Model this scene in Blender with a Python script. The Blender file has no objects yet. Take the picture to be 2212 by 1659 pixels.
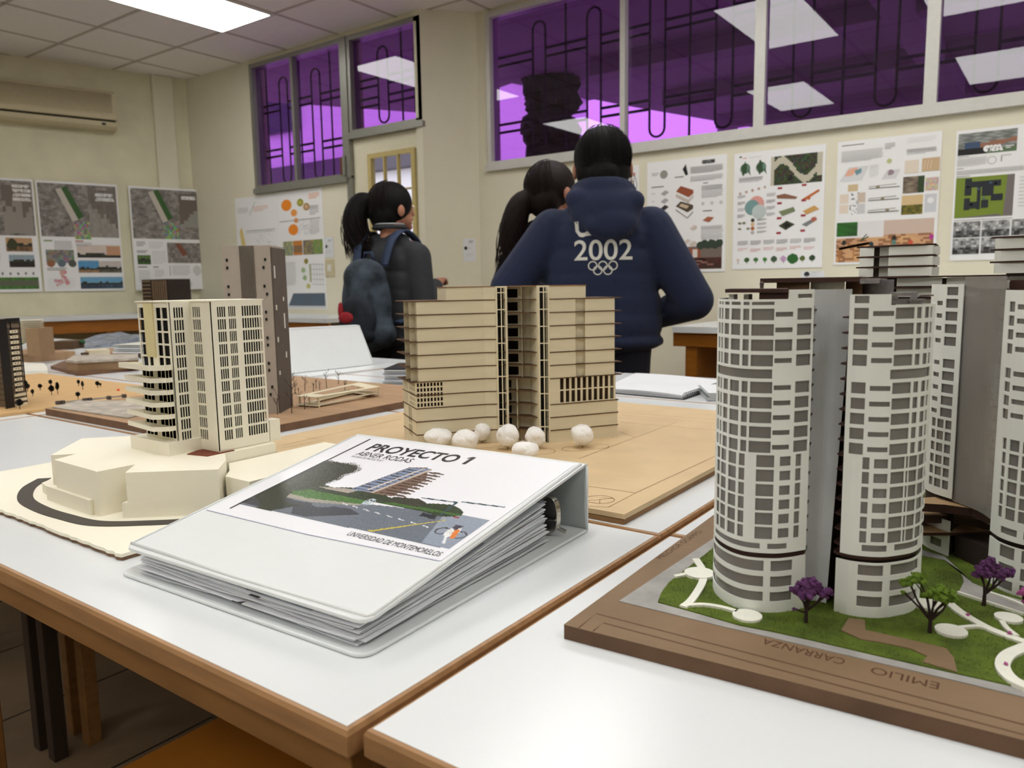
import bpy, bmesh, math, random
import numpy as np
from math import sin, cos, pi, radians, sqrt, atan2, tan
from mathutils import Vector, Matrix
random.seed(7); rng = np.random.RandomState(5)
SC = bpy.context.scene; COL = SC.collection

# ------------------------------------------------------------------ camera, world, exposure
CW, CH, FPX = 2212., 1659., 1661.
EYE = Vector((0, 0, 1.01)); PITCH = radians(7.35); ROLL = radians(0.9); YAW = radians(36.0)
FW = Vector((-sin(YAW)*cos(PITCH), cos(YAW)*cos(PITCH), -sin(PITCH)))
_r = Vector((cos(YAW), sin(YAW), 0)); _u = _r.cross(FW)
RT = _r*cos(ROLL) - _u*sin(ROLL); UP = _u*cos(ROLL) + _r*sin(ROLL)
cd = bpy.data.cameras.new('camera'); cam = bpy.data.objects.new('camera', cd); COL.objects.link(cam)
cd.sensor_width = 36; cd.lens = 36*FPX/CW; cd.clip_start = .02; cd.clip_end = 200
cam.matrix_world = Matrix(((RT.x, UP.x, -FW.x, 0), (RT.y, UP.y, -FW.y, 0), (RT.z, UP.z, -FW.z, 1.01), (0, 0, 0, 1)))
cd.dof.use_dof = True; cd.dof.focus_distance = .86; cd.dof.aperture_fstop = 11.5
SC.camera = cam
SC.view_settings.view_transform = 'Standard'; SC.view_settings.look = 'None'
SC.view_settings.gamma = 1; SC.view_settings.use_curve_mapping = False; SC.view_settings.exposure = 0.12
LAMP_E = 7.5
w = bpy.data.worlds.new('world'); SC.world = w; w.use_nodes = True
wn = w.node_tree; bg = wn.nodes['Background']
tc = wn.nodes.new('ShaderNodeTexCoord'); nz = wn.nodes.new('ShaderNodeTexNoise'); rp = wn.nodes.new('ShaderNodeValToRGB')
nz.inputs['Scale'].default_value = 2.2
rp.color_ramp.elements[0].color = (.80, .86, 1, 1); rp.color_ramp.elements[1].color = (1, 1, 1, 1)
wn.links.new(tc.outputs['Generated'], nz.inputs['Vector']); wn.links.new(nz.outputs['Fac'], rp.inputs['Fac'])
wn.links.new(rp.outputs['Color'], bg.inputs['Color']); bg.inputs['Strength'].default_value = 1.9
SC.cycles.max_bounces = 7; SC.cycles.transparent_max_bounces = 12; SC.cycles.caustics_reflective = False
SC.cycles.caustics_refractive = False

# ------------------------------------------------------------------ rays: where a point of the place lies
def ray(x, y): return RT*((x-CW/2)/FPX) - UP*((y-CH/2)/FPX) + FW
def G(x, y, z=.75):
    d = ray(x, y); return EYE + d*((z-1.01)/d.z)
def WY(x, y, Y):
    d = ray(x, y); return EYE + d*(Y/d.y)
def WL(x, y, P, D):
    d = ray(x, y); n = Vector((-D[1], D[0], 0)); return EYE + d*((Vector((P[0], P[1], 0))-EYE).dot(n)/d.dot(n))
def proj(p):
    d = Vector(p)-EYE; z = d.dot(FW); return CW/2+FPX*d.dot(RT)/z, CH/2-FPX*d.dot(UP)/z
def ZP(px, py, X, Y):
    d = ray(px, py); return 1.01 + d.z*math.hypot(X, Y)/math.hypot(d.x, d.y)

# ------------------------------------------------------------------ materials
def c(r, g, b):
    return tuple(((v/255+.055)/1.055)**2.4 if v > 10 else v/255/12.92 for v in (r, g, b))
MT = {}
def M(name, col, rough=.55, metal=0., var=.06, scale=30., bump=0., bscale=None, stretch=None, spec=.4, coat=0., trans=0., sheen=0.):
    if name in MT: return MT[name]
    m = bpy.data.materials.new(name); m.use_nodes = True; nt = m.node_tree; b = nt.nodes['Principled BSDF']
    b.inputs['Roughness'].default_value = rough; b.inputs['Metallic'].default_value = metal
    b.inputs['Specular IOR Level'].default_value = spec
    if coat: b.inputs['Coat Weight'].default_value = coat; b.inputs['Coat Roughness'].default_value = .08
    if sheen: b.inputs['Sheen Weight'].default_value = sheen
    col = c(*col)
    tcn = nt.nodes.new('ShaderNodeTexCoord'); mp = nt.nodes.new('ShaderNodeMapping'); n = nt.nodes.new('ShaderNodeTexNoise')
    nt.links.new(tcn.outputs['Object'], mp.inputs['Vector']); nt.links.new(mp.outputs['Vector'], n.inputs['Vector'])
    if stretch: mp.inputs['Scale'].default_value = stretch
    n.inputs['Scale'].default_value = scale; n.inputs['Detail'].default_value = 5
    r = nt.nodes.new('ShaderNodeValToRGB')
    r.color_ramp.elements[0].position = .3; r.color_ramp.elements[1].position = .7
    r.color_ramp.elements[0].color = tuple(max(0, v*(1-var)) for v in col)+(1,)
    r.color_ramp.elements[1].color = tuple(min(1, v*(1+var)) for v in col)+(1,)
    nt.links.new(n.outputs['Fac'], r.inputs['Fac']); nt.links.new(r.outputs['Color'], b.inputs['Base Color'])
    if bump:
        n2 = nt.nodes.new('ShaderNodeTexNoise'); n2.inputs['Scale'].default_value = bscale or scale*3; n2.inputs['Detail'].default_value = 4
        nt.links.new(mp.outputs['Vector'], n2.inputs['Vector'])
        bp = nt.nodes.new('ShaderNodeBump'); bp.inputs['Strength'].default_value = bump; bp.inputs['Distance'].default_value = .002
        nt.links.new(n2.outputs['Fac'], bp.inputs['Height']); nt.links.new(bp.outputs['Normal'], b.inputs['Normal'])
    if trans:
        tr = nt.nodes.new('ShaderNodeBsdfTransparent'); mx = nt.nodes.new('ShaderNodeMixShader'); mx.inputs[0].default_value = trans
        o = nt.nodes['Material Output']; nt.links.new(b.outputs[0], mx.inputs[1]); nt.links.new(tr.outputs[0], mx.inputs[2]); nt.links.new(mx.outputs[0], o.inputs[0])
    MT[name] = m; return m
def glass(name, col, gl=1.0, ior=1.5):
    m = bpy.data.materials.new(name); m.use_nodes = True; nt = m.node_tree; nt.nodes.remove(nt.nodes['Principled BSDF'])
    tr = nt.nodes.new('ShaderNodeBsdfTransparent'); tr.inputs[0].default_value = tuple(v**.5 for v in col)+(1,)
    g = nt.nodes.new('ShaderNodeBsdfGlossy'); g.inputs['Roughness'].default_value = .01; g.inputs[0].default_value = (gl, gl, gl, 1)
    f = nt.nodes.new('ShaderNodeFresnel'); f.inputs[0].default_value = ior
    ge = nt.nodes.new('ShaderNodeNewGeometry'); mm = nt.nodes.new('ShaderNodeMath'); mm.operation = 'SUBTRACT'; mm.inputs[0].default_value = 1; nt.links.new(ge.outputs['Backfacing'], mm.inputs[1])
    mu = nt.nodes.new('ShaderNodeMath'); mu.operation = 'MULTIPLY'; nt.links.new(f.outputs[0], mu.inputs[0]); nt.links.new(mm.outputs[0], mu.inputs[1])
    mx = nt.nodes.new('ShaderNodeMixShader'); nt.links.new(mu.outputs[0], mx.inputs[0]); nt.links.new(tr.outputs[0], mx.inputs[1]); nt.links.new(g.outputs[0], mx.inputs[2])
    nt.links.new(mx.outputs[0], nt.nodes['Material Output'].inputs[0]); MT[name] = m; return m
def emis(name, col, s):
    m = bpy.data.materials.new(name); m.use_nodes = True; b = m.node_tree.nodes['Principled BSDF']
    b.inputs['Base Color'].default_value = (.9, .9, .9, 1); b.inputs['Emission Color'].default_value = col+(1,); b.inputs['Emission Strength'].default_value = s
    MT[name] = m; return m
def printmat(name, rough=.45, coat=0., spec=.4):
    m = bpy.data.materials.new(name); m.use_nodes = True; nt = m.node_tree; b = nt.nodes['Principled BSDF']
    a = nt.nodes.new('ShaderNodeAttribute'); a.attribute_name = 'Col'; nt.links.new(a.outputs['Color'], b.inputs['Base Color'])
    b.inputs['Roughness'].default_value = rough; b.inputs['Coat Weight'].default_value = coat; b.inputs['Specular IOR Level'].default_value = spec
    b.inputs['Coat Roughness'].default_value = .1
    MT[name] = m; return m

# ------------------------------------------------------------------ mesh builder
class MB:
    def __init__(s): s.v = []; s.f = []; s.m = []; s.c = []; s.hascol = False
    def add(s, vs, fs, m=0, col=None):
        b = len(s.v); s.v += [tuple(v) for v in vs]; s.f += [tuple(b+i for i in f) for f in fs]; s.m += [m]*len(fs)
        s.c += [col]*len(fs)
        if col is not None: s.hascol = True
    def box(s, lo, hi, m=0, col=None):
        x0, y0, z0 = lo; x1, y1, z1 = hi
        s.add([(x0,y0,z0),(x1,y0,z0),(x1,y1,z0),(x0,y1,z0),(x0,y0,z1),(x1,y0,z1),(x1,y1,z1),(x0,y1,z1)],
              [(0,3,2,1),(4,5,6,7),(0,1,5,4),(1,2,6,5),(2,3,7,6),(3,0,4,7)], m, col)
    def obox(s, o, ex, ey, ez, m=0, col=None):
        o, ex, ey, ez = map(Vector, (o, ex, ey, ez))
        s.add([o, o+ex, o+ex+ey, o+ey, o+ez, o+ex+ez, o+ex+ey+ez, o+ey+ez],
              [(0,3,2,1),(4,5,6,7),(0,1,5,4),(1,2,6,5),(2,3,7,6),(3,0,4,7)], m, col)
    def prism(s, poly, z0, z1, m=0, col=None, mside=None):
        n = len(poly); a = sum(poly[i][0]*poly[(i+1)%n][1]-poly[(i+1)%n][0]*poly[i][1] for i in range(n))
        if a < 0: poly = poly[::-1]
        z0f = z0 if callable(z0) else (lambda x, y: z0); z1f = z1 if callable(z1) else (lambda x, y: z1)
        vs = [(p[0], p[1], z0f(p[0], p[1])) for p in poly]+[(p[0], p[1], z1f(p[0], p[1])) for p in poly]
        s.add(vs, [tuple(range(n))[::-1], tuple(range(n, 2*n))], m, col)
        s.add(vs, [(i, (i+1)%n, n+(i+1)%n, n+i) for i in range(n)], m if mside is None else mside, col)
    def quad(s, a, b, c_, d, m=0, col=None): s.add([a, b, c_, d], [(0, 1, 2, 3)], m, col)
    def tube(s, pts, r, n=8, m=0, closed=False, col=None, cap=True):
        pts = [Vector(p) for p in pts]; k = len(pts); rr = r if isinstance(r, (list, tuple)) else [r]*k
        rings = []; prev = None
        for i, p in enumerate(pts):
            a = pts[(i-1) % k] if (i or closed) else p; b = pts[(i+1) % k] if (i < k-1 or closed) else p
            t = (b-a); t = t.normalized() if t.length > 1e-9 else Vector((0, 0, 1))
            if prev is None:
                e = t.cross(Vector((0, 0, 1)));
                if e.length < 1e-3: e = t.cross(Vector((1, 0, 0)))
                e.normalize()
            else:
                e = prev - t*prev.dot(t)
                e.normalize()
            prev = e; q = t.cross(e)
            rings.append([p+(e*cos(2*pi*j/n)+q*sin(2*pi*j/n))*rr[i] for j in range(n)])
        vs = [v for R_ in rings for v in R_]; fs = []
        for i in range(k if closed else k-1):
            a = i*n; b = ((i+1) % k)*n
            fs += [(a+j, a+(j+1) % n, b+(j+1) % n, b+j) for j in range(n)]
        if cap and not closed: fs += [tuple(range(n))[::-1], tuple((k-1)*n+j for j in range(n))]
        s.add(vs, fs, m, col)
    def ell(s, ctr, r, seg=14, rings=9, m=0, col=None, rot=None, noise=0., seed=0):
        if not isinstance(r, (tuple, list)): r = (r, r, r)
        rg = random.Random(seed); ph = [rg.uniform(0, 6.28) for _ in range(6)]
        vs = []; ctr = Vector(ctr)
        def P(th, fi):
            d = Vector((sin(th)*cos(fi), sin(th)*sin(fi), cos(th)))
            k = 1 + noise*(sin(3*d.x+ph[0]+2*d.z)*.5+sin(4*d.y+ph[1])*.4+sin(5*d.z+3*d.x+ph[2])*.4+sin(9*d.x+ph[3])*sin(8*d.y+ph[4])*.5) if noise else 1
            v = Vector((d.x*r[0], d.y*r[1], d.z*r[2]))*k
            return ctr + (rot @ v if rot else v)
        vs.append(P(0, 0)); 
        for i in range(1, rings): vs += [P(pi*i/rings, 2*pi*j/seg) for j in range(seg)]
        vs.append(P(pi, 0)); L = len(vs)-1; fs = [(0, 1+j, 1+(j+1) % seg) for j in range(seg)]
        for i in range(rings-2):
            a = 1+i*seg; b = a+seg; fs += [(a+j, b+j, b+(j+1) % seg, a+(j+1) % seg) for j in range(seg)]
        a = 1+(rings-2)*seg; fs += [(a+j, L, a+(j+1) % seg) for j in range(seg)]
        s.add(vs, fs, m, col)
    def panel(s, F, U0, U1, V0, V1, holes, t, m=0, du=None, dv=None, col=None):
        us = {round(U0, 6), round(U1, 6)}; vs_ = {round(V0, 6), round(V1, 6)}
        for h in holes:
            for u in (h[0], h[1]):
                if U0 < u < U1: us.add(round(u, 6))
            for v in (h[2], h[3]):
                if V0 < v < V1: vs_.add(round(v, 6))
        if du:
            k = max(1, int((U1-U0)/du)); us |= {round(U0+(U1-U0)*i/k, 6) for i in range(k+1)}
        if dv:
            k = max(1, int((V1-V0)/dv)); vs_ |= {round(V0+(V1-V0)*i/k, 6) for i in range(k+1)}
        us = sorted(us); vs_ = sorted(vs_); nu, nv = len(us), len(vs_)
        b = len(s.v)
        for d in (0, t):
            for v in vs_:
                for u in us: s.v.append(tuple(F(u, v, d)))
        A = lambda i, j, k: b+k*nu*nv+j*nu+i
        solid = [[not any(h[0] < (us[i]+us[i+1])/2 < h[1] and h[2] < (vs_[j]+vs_[j+1])/2 < h[3] for h in holes) for j in range(nv-1)] for i in range(nu-1)]
        S = lambda i, j: 0 <= i < nu-1 and 0 <= j < nv-1 and solid[i][j]
        fs = []
        for i in range(nu-1):
            for j in range(nv-1):
                if not solid[i][j]: continue
                fs.append((A(i,j,0), A(i+1,j,0), A(i+1,j+1,0), A(i,j+1,0)))
                fs.append((A(i,j,1), A(i,j+1,1), A(i+1,j+1,1), A(i+1,j,1)))
                if not S(i-1, j): fs.append((A(i,j,0), A(i,j+1,0), A(i,j+1,1), A(i,j,1)))
                if not S(i+1, j): fs.append((A(i+1,j,0), A(i+1,j,1), A(i+1,j+1,1), A(i+1,j+1,0)))
                if not S(i, j-1): fs.append((A(i,j,0), A(i,j,1), A(i+1,j,1), A(i+1,j,0)))
                if not S(i, j+1): fs.append((A(i,j+1,0), A(i+1,j+1,0), A(i+1,j+1,1), A(i,j+1,1)))
        s.f += fs; s.m += [m]*len(fs); s.c += [col]*len(fs)
        if col is not None: s.hascol = True
    def text(s, txt, F, size=1., m=0, col=None, bold=0., fit=None, italic=0.):
        """flat lettering: F(u,v) -> point; fit = width the whole line takes"""
        cu = bpy.data.curves.new('t', 'FONT'); cu.body = txt; cu.size = size; cu.offset = bold; cu.shear = italic
        ob = bpy.data.objects.new('t', cu); dg = bpy.context.evaluated_depsgraph_get()
        me = bpy.data.meshes.new_from_object(ob); vs = [v.co.copy() for v in me.vertices]
        k = 1.
        if fit and vs:
            x0 = min(v.x for v in vs); x1 = max(v.x for v in vs); k = fit/(x1-x0); vs = [Vector(((v.x-x0)*k, v.y, 0)) for v in vs]
        s.add([F(v.x, v.y) for v in vs], [tuple(p.vertices) for p in me.polygons], m, col)
        bpy.data.objects.remove(ob); bpy.data.curves.remove(cu); bpy.data.meshes.remove(me)
    def mesh(s, me, m=0, F=None):
        s.add([F(v.co) if F else v.co for v in me.vertices], [tuple(p.vertices) for p in me.polygons], m)

FR = {}
def thing(name, label, cat, loc=(0, 0, 0), rz=0., group=None):
    o = bpy.data.objects.new(name, None); COL.objects.link(o); o.empty_display_size = .05
    o.location = loc; o.rotation_euler = (0, 0, rz); tag(o, label, cat, group)
    FR[o.name] = Matrix.Translation(Vector(loc)) @ Matrix.Rotation(rz, 4, 'Z'); return o
def tag(o, label=None, cat=None, group=None, kind=None):
    if label: o['label'] = label
    if cat: o['category'] = cat
    if group: o['group'] = group
    if kind: o['kind'] = kind
    return o
def build(mb, name, mats, parent=None, local=False, smooth=False, label=None, kind=None, bevel=0., origin=None):
    if not isinstance(mats, (list, tuple)): mats = [mats]
    T = None
    if parent is not None:
        T = FR[parent.name]; Ti = T.inverted()
    if parent is None:
        if origin is None:
            a = np.array(mb.v); origin = Vector(((a[:, 0].min()+a[:, 0].max())/2, (a[:, 1].min()+a[:, 1].max())/2, a[:, 2].min()))
        T = Matrix.Translation(Vector(origin)); Ti = T.inverted()
    vs = mb.v if local else [tuple(Ti @ Vector(v)) for v in mb.v]
    me = bpy.data.meshes.new(name); me.from_pydata(vs, [], mb.f); 
    me.polygons.foreach_set('material_index', mb.m)
    for m in mats: me.materials.append(m)
    if mb.hascol:
        at = me.color_attributes.new('Col', 'FLOAT_COLOR', 'CORNER'); arr = np.ones((len(me.loops), 4), dtype=np.float32); k = 0
        for f, cc in zip(mb.f, mb.c):
            n = len(f)
            if cc is not None: arr[k:k+n, :3] = cc
            k += n
        at.data.foreach_set('color', arr.ravel())
    if smooth: me.polygons.foreach_set('use_smooth', [True]*len(me.polygons))
    me.update(); o = bpy.data.objects.new(name, me); COL.objects.link(o)
    if parent is not None: o.parent = parent
    else: o.location = origin
    FR[o.name] = T
    if smooth == 'auto':
        for e in me.edges: pass
    if bevel:
        b = o.modifiers.new('b', 'BEVEL'); b.width = bevel; b.segments = 2; b.limit_method = 'ANGLE'; b.angle_limit = radians(40)
    if label: o['label'] = label
    if kind: o['kind'] = kind
    return o
def struct(mb, name, mats, **k): 
    o = build(mb, name, mats, **k)
    if 'parent' not in k or k['parent'] is None: o['kind'] = 'structure'
    return o
def copy_tree(o, parent=None, loc=None, label=None):
    cpy = o.copy(); COL.objects.link(cpy); cpy.parent = parent
    if loc is not None: cpy.location = loc
    if label: cpy['label'] = label
    for ch in list(o.children): copy_tree(ch, cpy)
    return cpy
def smoothpoly(pts, n=6):
    """closed Catmull-Rom through 2D points"""
    out = []; k = len(pts)
    for i in range(k):
        p0, p1, p2, p3 = (Vector((*pts[(i+j-1) % k][:2], 0)) for j in range(4))
        for t in range(n):
            t /= n; out.append(tuple((.5*((2*p1)+(p2-p0)*t+(2*p0-5*p1+4*p2-p3)*t*t+(3*p1-p0-3*p2+p3)*t**3))[:2]))
    return out
def openspline(pts, n=8):
    P = [Vector(p) for p in pts]; P = [P[0]*2-P[1]]+P+[P[-1]*2-P[-2]]; out = []
    for i in range(1, len(P)-2):
        p0, p1, p2, p3 = P[i-1:i+3]
        for t in range(n):
            t /= n; out.append(.5*((2*p1)+(p2-p0)*t+(2*p0-5*p1+4*p2-p3)*t*t+(3*p1-p0-3*p2+p3)*t**3))
    return out+[P[-2]]
def fan(mb, poly, z, m=0, th=.001, col=None): mb.prism([p[:2] for p in poly], z, z+th, m, col)

# ------------------------------------------------------------------ palette
PLASTER = M('plaster_beige', (225, 220, 198), .75, var=.03, scale=3, bump=.25, bscale=60)
PLASTER_L = M('plaster_grey_beige', (222, 217, 188), .75, var=.09, scale=3.5, bump=.25, bscale=60)
TILE = M('acoustic_tile', (248, 243, 238), .9, var=.05, scale=160, bump=.5, bscale=300)
GRIDM = M('ceiling_grid', (196, 188, 176), .6)
ALU = M('aluminium', (150, 150, 142), .4, .5, var=.04)
ALUW = M('white_aluminium', (205, 204, 198), .4, .1, var=.03)
FLOORM = M('floor_tile', (122, 102, 80), .5, var=.2, scale=6)
LAM = M('white_laminate', (226, 230, 232), .24, var=.012, scale=4, spec=.35)
WOODE = M('maple_edge', (166, 126, 86), .4, var=.16, scale=14, stretch=(1, 8, 8))
WOODD = M('maple_apron', (138, 98, 54), .5, var=.16, scale=10, stretch=(1, 6, 6))
ORANGE = M('varnished_pine', (158, 98, 32), .4, var=.15, scale=7, stretch=(1, 1, 8))
WHITEP = M('white_plastic', (225, 224, 215), .4)
CREAMP = M('cream_plastic', (205, 194, 160), .5, var=.03)
BLACKM = M('black_paint', (16, 14, 18), .5)
CREAMD = M('cream_door_paint', (222, 216, 190), .5, var=.02)
YELF = M('yellowed_frame', (196, 178, 118), .5)
PURPLE = glass('purple_film_glass', (.42, .13, .62), .9, 1.62)
CLEAR = glass('clear_glass', (.92, .94, .95), .9)
PRINT = printmat('matte_print', .5)
DIFF = emis('lit_diffuser', (1., .99, .97), LAMP_E)

YM = 4.2; YR = 4.5; ZC = 2.91
LP = (-7.09, 2.84); LD = (.2873, .9578); LN = Vector((.9578, -.2873, 0))
lc_t = (YM-LP[1])/LD[1]; LCX = LP[0]+LD[0]*lc_t                     # left corner
RX = 3.0; YB = -3.4; lb_t = (YB-LP[1])/LD[1]; LBX = LP[0]+LD[0]*lb_t
XC = -3.78                                                            # where the door wall ends
# floor, ceiling
m = MB(); m.prism([(LBX-.2, YB-.2), (RX+.2, YB-.2), (RX+.2, YR+.2), (XC, YR+.2), (XC, YM+.2), (LCX-.2, YM+.2)], -.1, 0)
for i in range(-24, 9): m.box((i*.4, YB, 0), (i*.4+.006, 4.1, .0006), 1)
struct(m, 'floor', [FLOORM, M('floor_joint', (50, 40, 30), .8)])
m = MB(); cp = [(LBX-.2, YB-.2), (RX+.2, YB-.2), (RX+.2, YR+.2), (XC, YR+.2), (XC, YM+.2), (LCX-.2, YM+.2)]
m.prism(cp, ZC+.004, ZC+.1)
gx = [-4.63+.61*k for k in range(-7, 13)]; gy = [3.62-.61*k for k in range(-1, 12)]
for x in gx:
    ys = YM if x < XC else YR; xl = (x-LP[0])/LD[0]*LD[1]+LP[1]
    y1 = min(ys, xl) if x < LCX else ys
    if y1 > YB: m.box((x-.012, YB, ZC), (x+.012, y1, ZC+.006), 1)
for y in gy:
    if y < YR: m.box((max(LBX, LP[0]+LD[0]*(y-LP[1])/LD[1]), y-.012, ZC), (RX, y+.012, ZC+.0055), 1)
struct(m, 'ceiling', [TILE, GRIDM])
# wall_left
def wallF(x0, y0, dx, dy, nx, ny): return lambda u, v, d: (x0+dx*u-nx*d, y0+dy*u-ny*d, v)
m = MB(); L = lc_t-lb_t
m.panel(wallF(LBX, YB, LD[0], LD[1], LN.x, LN.y), 0, L, 0, ZC+.004, [], .14, du=1)
struct(m, 'wall_left', PLASTER_L)
# stain band under the posters
# wall_back with the openings of the left window, the transom and the door
W1 = (-5.72, -4.575, 1.845, 2.875); TRS = (-4.50, -3.80, 2.16, 2.875); DR = (-4.50, -3.80, 0, 2.12)
m = MB(); m.panel(wallF(LCX-.1, YM, 1, 0, 0, -1), 0, XC-LCX+.1, 0, ZC+.004,
    [(a-LCX+.1, b-LCX+.1, z0, z1) for a, b, z0, z1 in (W1, (-4.53, XC+.01, 0, 2.875))], .14)
struct(m, 'wall_back', PLASTER)
# return of the wall and pier
m = MB(); m.prism([(XC, YM-.02), (-3.585, YR-.06), (-3.535, YR), (-3.535, YR+.14), (XC-.06, YR+.14), (XC-.06, YM-.02)], 0, ZC+.004)
struct(m, 'wall_pier', PLASTER)
W3 = (-3.44, 1.6, 1.845, 2.89)
m = MB(); m.panel(wallF(-3.6, YR, 1, 0, 0, -1), 0, RX+3.6, 0, ZC+.004, [(W3[0]+3.6, W3[1]+3.6, W3[2], W3[3])], .14)
struct(m, 'wall_right', PLASTER)
m = MB(); m.box((RX, YB-.14, 0), (RX+.14, YR+.14, ZC+.004)); struct(m, 'wall_east', PLASTER)
m = MB(); m.box((LBX-.2, YB-.14, 0), (RX, YB, ZC+.004)); struct(m, 'wall_front', PLASTER)
# corner pipe boxing in the left corner
m = MB(); a = Vector((LCX, YM, 0)); d = Vector((LD[0], LD[1], 0))
q = [a-d*.30, a-d*.30+LN*.035, a-d*.12+LN*.035, a-d*.12]
m.prism([(p.x, p.y) for p in q], 0, ZC); struct(m, 'trim_1', PLASTER, bevel=.01)

# ------------------------------------------------------------------ windows
def frame_bars(m, x0, x1, z0, z1, y, w_, t=.05, mi=0):
    m.box((x0, y, z0), (x0+w_, y+t, z1), mi); m.box((x1-w_, y, z0), (x1, y+t, z1), mi)
    m.box((x0+w_, y, z0), (x1-w_, y+t, z0+w_), mi); m.box((x0+w_, y, z1-w_), (x1-w_, y+t, z1), mi)
def window(name, W_, y, mull, mats, sill=True):
    x0, x1, z0, z1 = W_; m = MB(); frame_bars(m, x0, x1, z0, z1, y-.02, .035, .1)
    if sill: m.box((x0-.012, y-.035, z0-.03), (x1+.012, y+.06, z0+.01)); m.box((x0, y-.03, z0+.01), (x1, y-.015, z0+.018))
    for i, (mx, wd) in enumerate(mull): m.box((mx-wd/2, y-.012, z0), (mx+wd/2, y+.04, z1))
    fo = struct(m, name, mats); fo['kind'] = 'structure'
    xs = [x0+.03]+[a for a, b in mull]+[x1-.03]
    for i in range(len(xs)-1):
        g = MB(); yy = y+.02+(.012 if i % 2 else 0); g.box((xs[i], yy, z0+.02), (xs[i+1], yy+.004, z1-.02))
        build(g, 'window_pane', PURPLE, fo)
    return fo
def grille(name, ovals, bars, y, W_, zo, zp, pitch):
    x0, x1, z0, z1 = W_; m = MB(); r = .0075
    for x in ovals:
        h = .052; zb, zt = zo
        pts = [(x+h*cos(a), y, zt-h+h*sin(a)) for a in np.linspace(0, pi, 9)]+[(x-h*cos(a), y, zb+h-h*sin(a)) for a in np.linspace(0, pi, 9)]
        m.tube(pts, r, 6, closed=True)
    for x in bars: m.tube([(x, y, z0), (x, y, z1)], r, 6)
    stops = sorted([(x-.052, x+.052) for x in ovals]); cur = x0
    for a, b in stops+[(x1, x1)]:
        for z in zp:
            for dz in (0, .055): m.box((cur, y-.006, z+dz-.008), (a, y+.006, z+dz+.008))
        cur = b
    return struct(m, name, BLACKM)
mid = lambda px: WY(px, 300, YM).x
window('window_1', W1, YM, [(mid(638), .03)], ALU)
window('window_2', (-4.53, XC, 2.155, 2.875), YM, [], ALU, sill=True)
m = MB(); m.box((-4.577, YM-.03, 1.845), (-4.527, YM+.07, 2.875)); m.box((-4.577, YM-.02, 0), (-4.527, YM+.07, 1.86)); struct(m, 'trim_2', ALU)
rgt = lambda px, py=200: WY(px, py, YR).x
window('window_3', W3, YR, [(rgt(1346), .035), (rgt(1641), .06), (rgt(2014, 120), .06), (rgt(2330, 120), .05)], ALUW)
grille('window_grille_1', [WY(p, 280, YM+.12).x for p in (616, 686)], [WY(p, 280, YM+.12).x for p in (580, 651, 718)], YM+.12, W1, (1.90, 2.76), (2.13, 2.50), 0)
grille('window_grille_2', [WY(p, 190, YM+.12).x for p in (828, 908)], [WY(p, 190, YM+.12).x for p in (869,)], YM+.12, (-4.53, XC, 2.155, 2.875), (2.24, 2.79), (2.38, 2.52), 0)
gp = [WY(p, 150, YR+.12).x for p in (1165, 1283)]; dx = WY(1420, 150, YR+.12).x-gp[0]
ov = []; br_ = []
for k in range(0, 9):
    ov += [gp[0]+dx*k, gp[1]+dx*k]; br_ += [(gp[0]+gp[1])/2+dx*k, (gp[1]+gp[0]+dx)/2+dx*k]
grille('window_grille_3', [x for x in ov if x < 1.5], [x for x in br_ if x < 1.5], YR+.12, W3, (1.925, 2.80), (2.10, 2.56), 0)

# door with a small-paned window
m = MB(); m.panel(lambda u, v, d: (u, YM+.01+d, v), -4.527, XC, .005, 2.13, [(-4.34, -3.90, .95, 1.98)], .045)
door = struct(m, 'door_1', CREAMD, bevel=.003)
m = MB(); x0, x1, z0, z1 = -4.36, -3.88, .93, 2.0
m.panel(lambda u, v, d: (u, YM-.008+d, v), x0, x1, z0, z1, [(x0+.03+(x1-x0-.06)*i/3+.006, x0+.03+(x1-x0-.06)*(i+1)/3-.006, z0+.03+(z1-z0-.06)*j/4+.006, z0+.03+(z1-z0-.06)*(j+1)/4-.006) for i in range(3) for j in range(4)], .03)
build(m, 'pane_frame', YELF, door, bevel=.002)
m = MB(); m.box((x0+.03, YM+.02, z0+.03), (x1-.03, YM+.024, z1-.03)); build(m, 'pane', CLEAR, door)
m = MB(); m.ell((-4.47, YM-.05, 1.0), .028, m=0); m.tube([(-4.47, YM+.012, 1.0), (-4.47, YM-.04, 1.0)], .012); build(m, 'door_knob', M('brass', (150, 120, 60), .3, 1.), door, smooth=True)

# ------------------------------------------------------------------ outside: porch roof, far buildings, a tree
m = MB(); roof = [(-10, 4.42), (-7.6, 4.9), (-7.2, 5.32), (-6.19, 6.95), (-4.655, 6.48), (-4.23, 8.08), (-3.52, 10.27), (3.2, 10.3), (3.2, 4.68), (-3.45, 4.68), (-3.9, 4.42)]
m.prism(roof, 3.0, 3.14)
for yb in (6.2, 7.7, 9.2): m.box((-3.6, yb, 2.84), (3.1, yb+.16, 3.0))
m.box((-1.2, 4.7, 2.82), (-1.0, 10.2, 3.0))
m.box((-7.9, 5.1, 0), (-7.7, 5.3, 3.0)); m.box((-3.85, 9.9, 0), (-3.65, 10.1, 3.0))
struct(m, 'trim_3', M('porch_concrete', (150, 134, 150), .9, var=.1, scale=2))
m = MB(); m.box((-3.3, 10.3, 0), (3.3, 10.5, 3.0)); m.box((-3.3, 10.2, 1.9), (3.3, 10.3, 2.05)); struct(m, 'trim_4', M('porch_wall', (120, 108, 120), .9))
m = MB(); m.prism([(-30, -8), (20, -8), (20, 30), (-30, 30)], -.35, -.12); struct(m, 'outdoor_ground', M('yard_ground', (205, 200, 192), .9, scale=1))
far = thing('neighbour_building', 'pale low building across the yard seen through the tinted window above the left counter', 'building', (-13, 12, 0))
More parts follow.
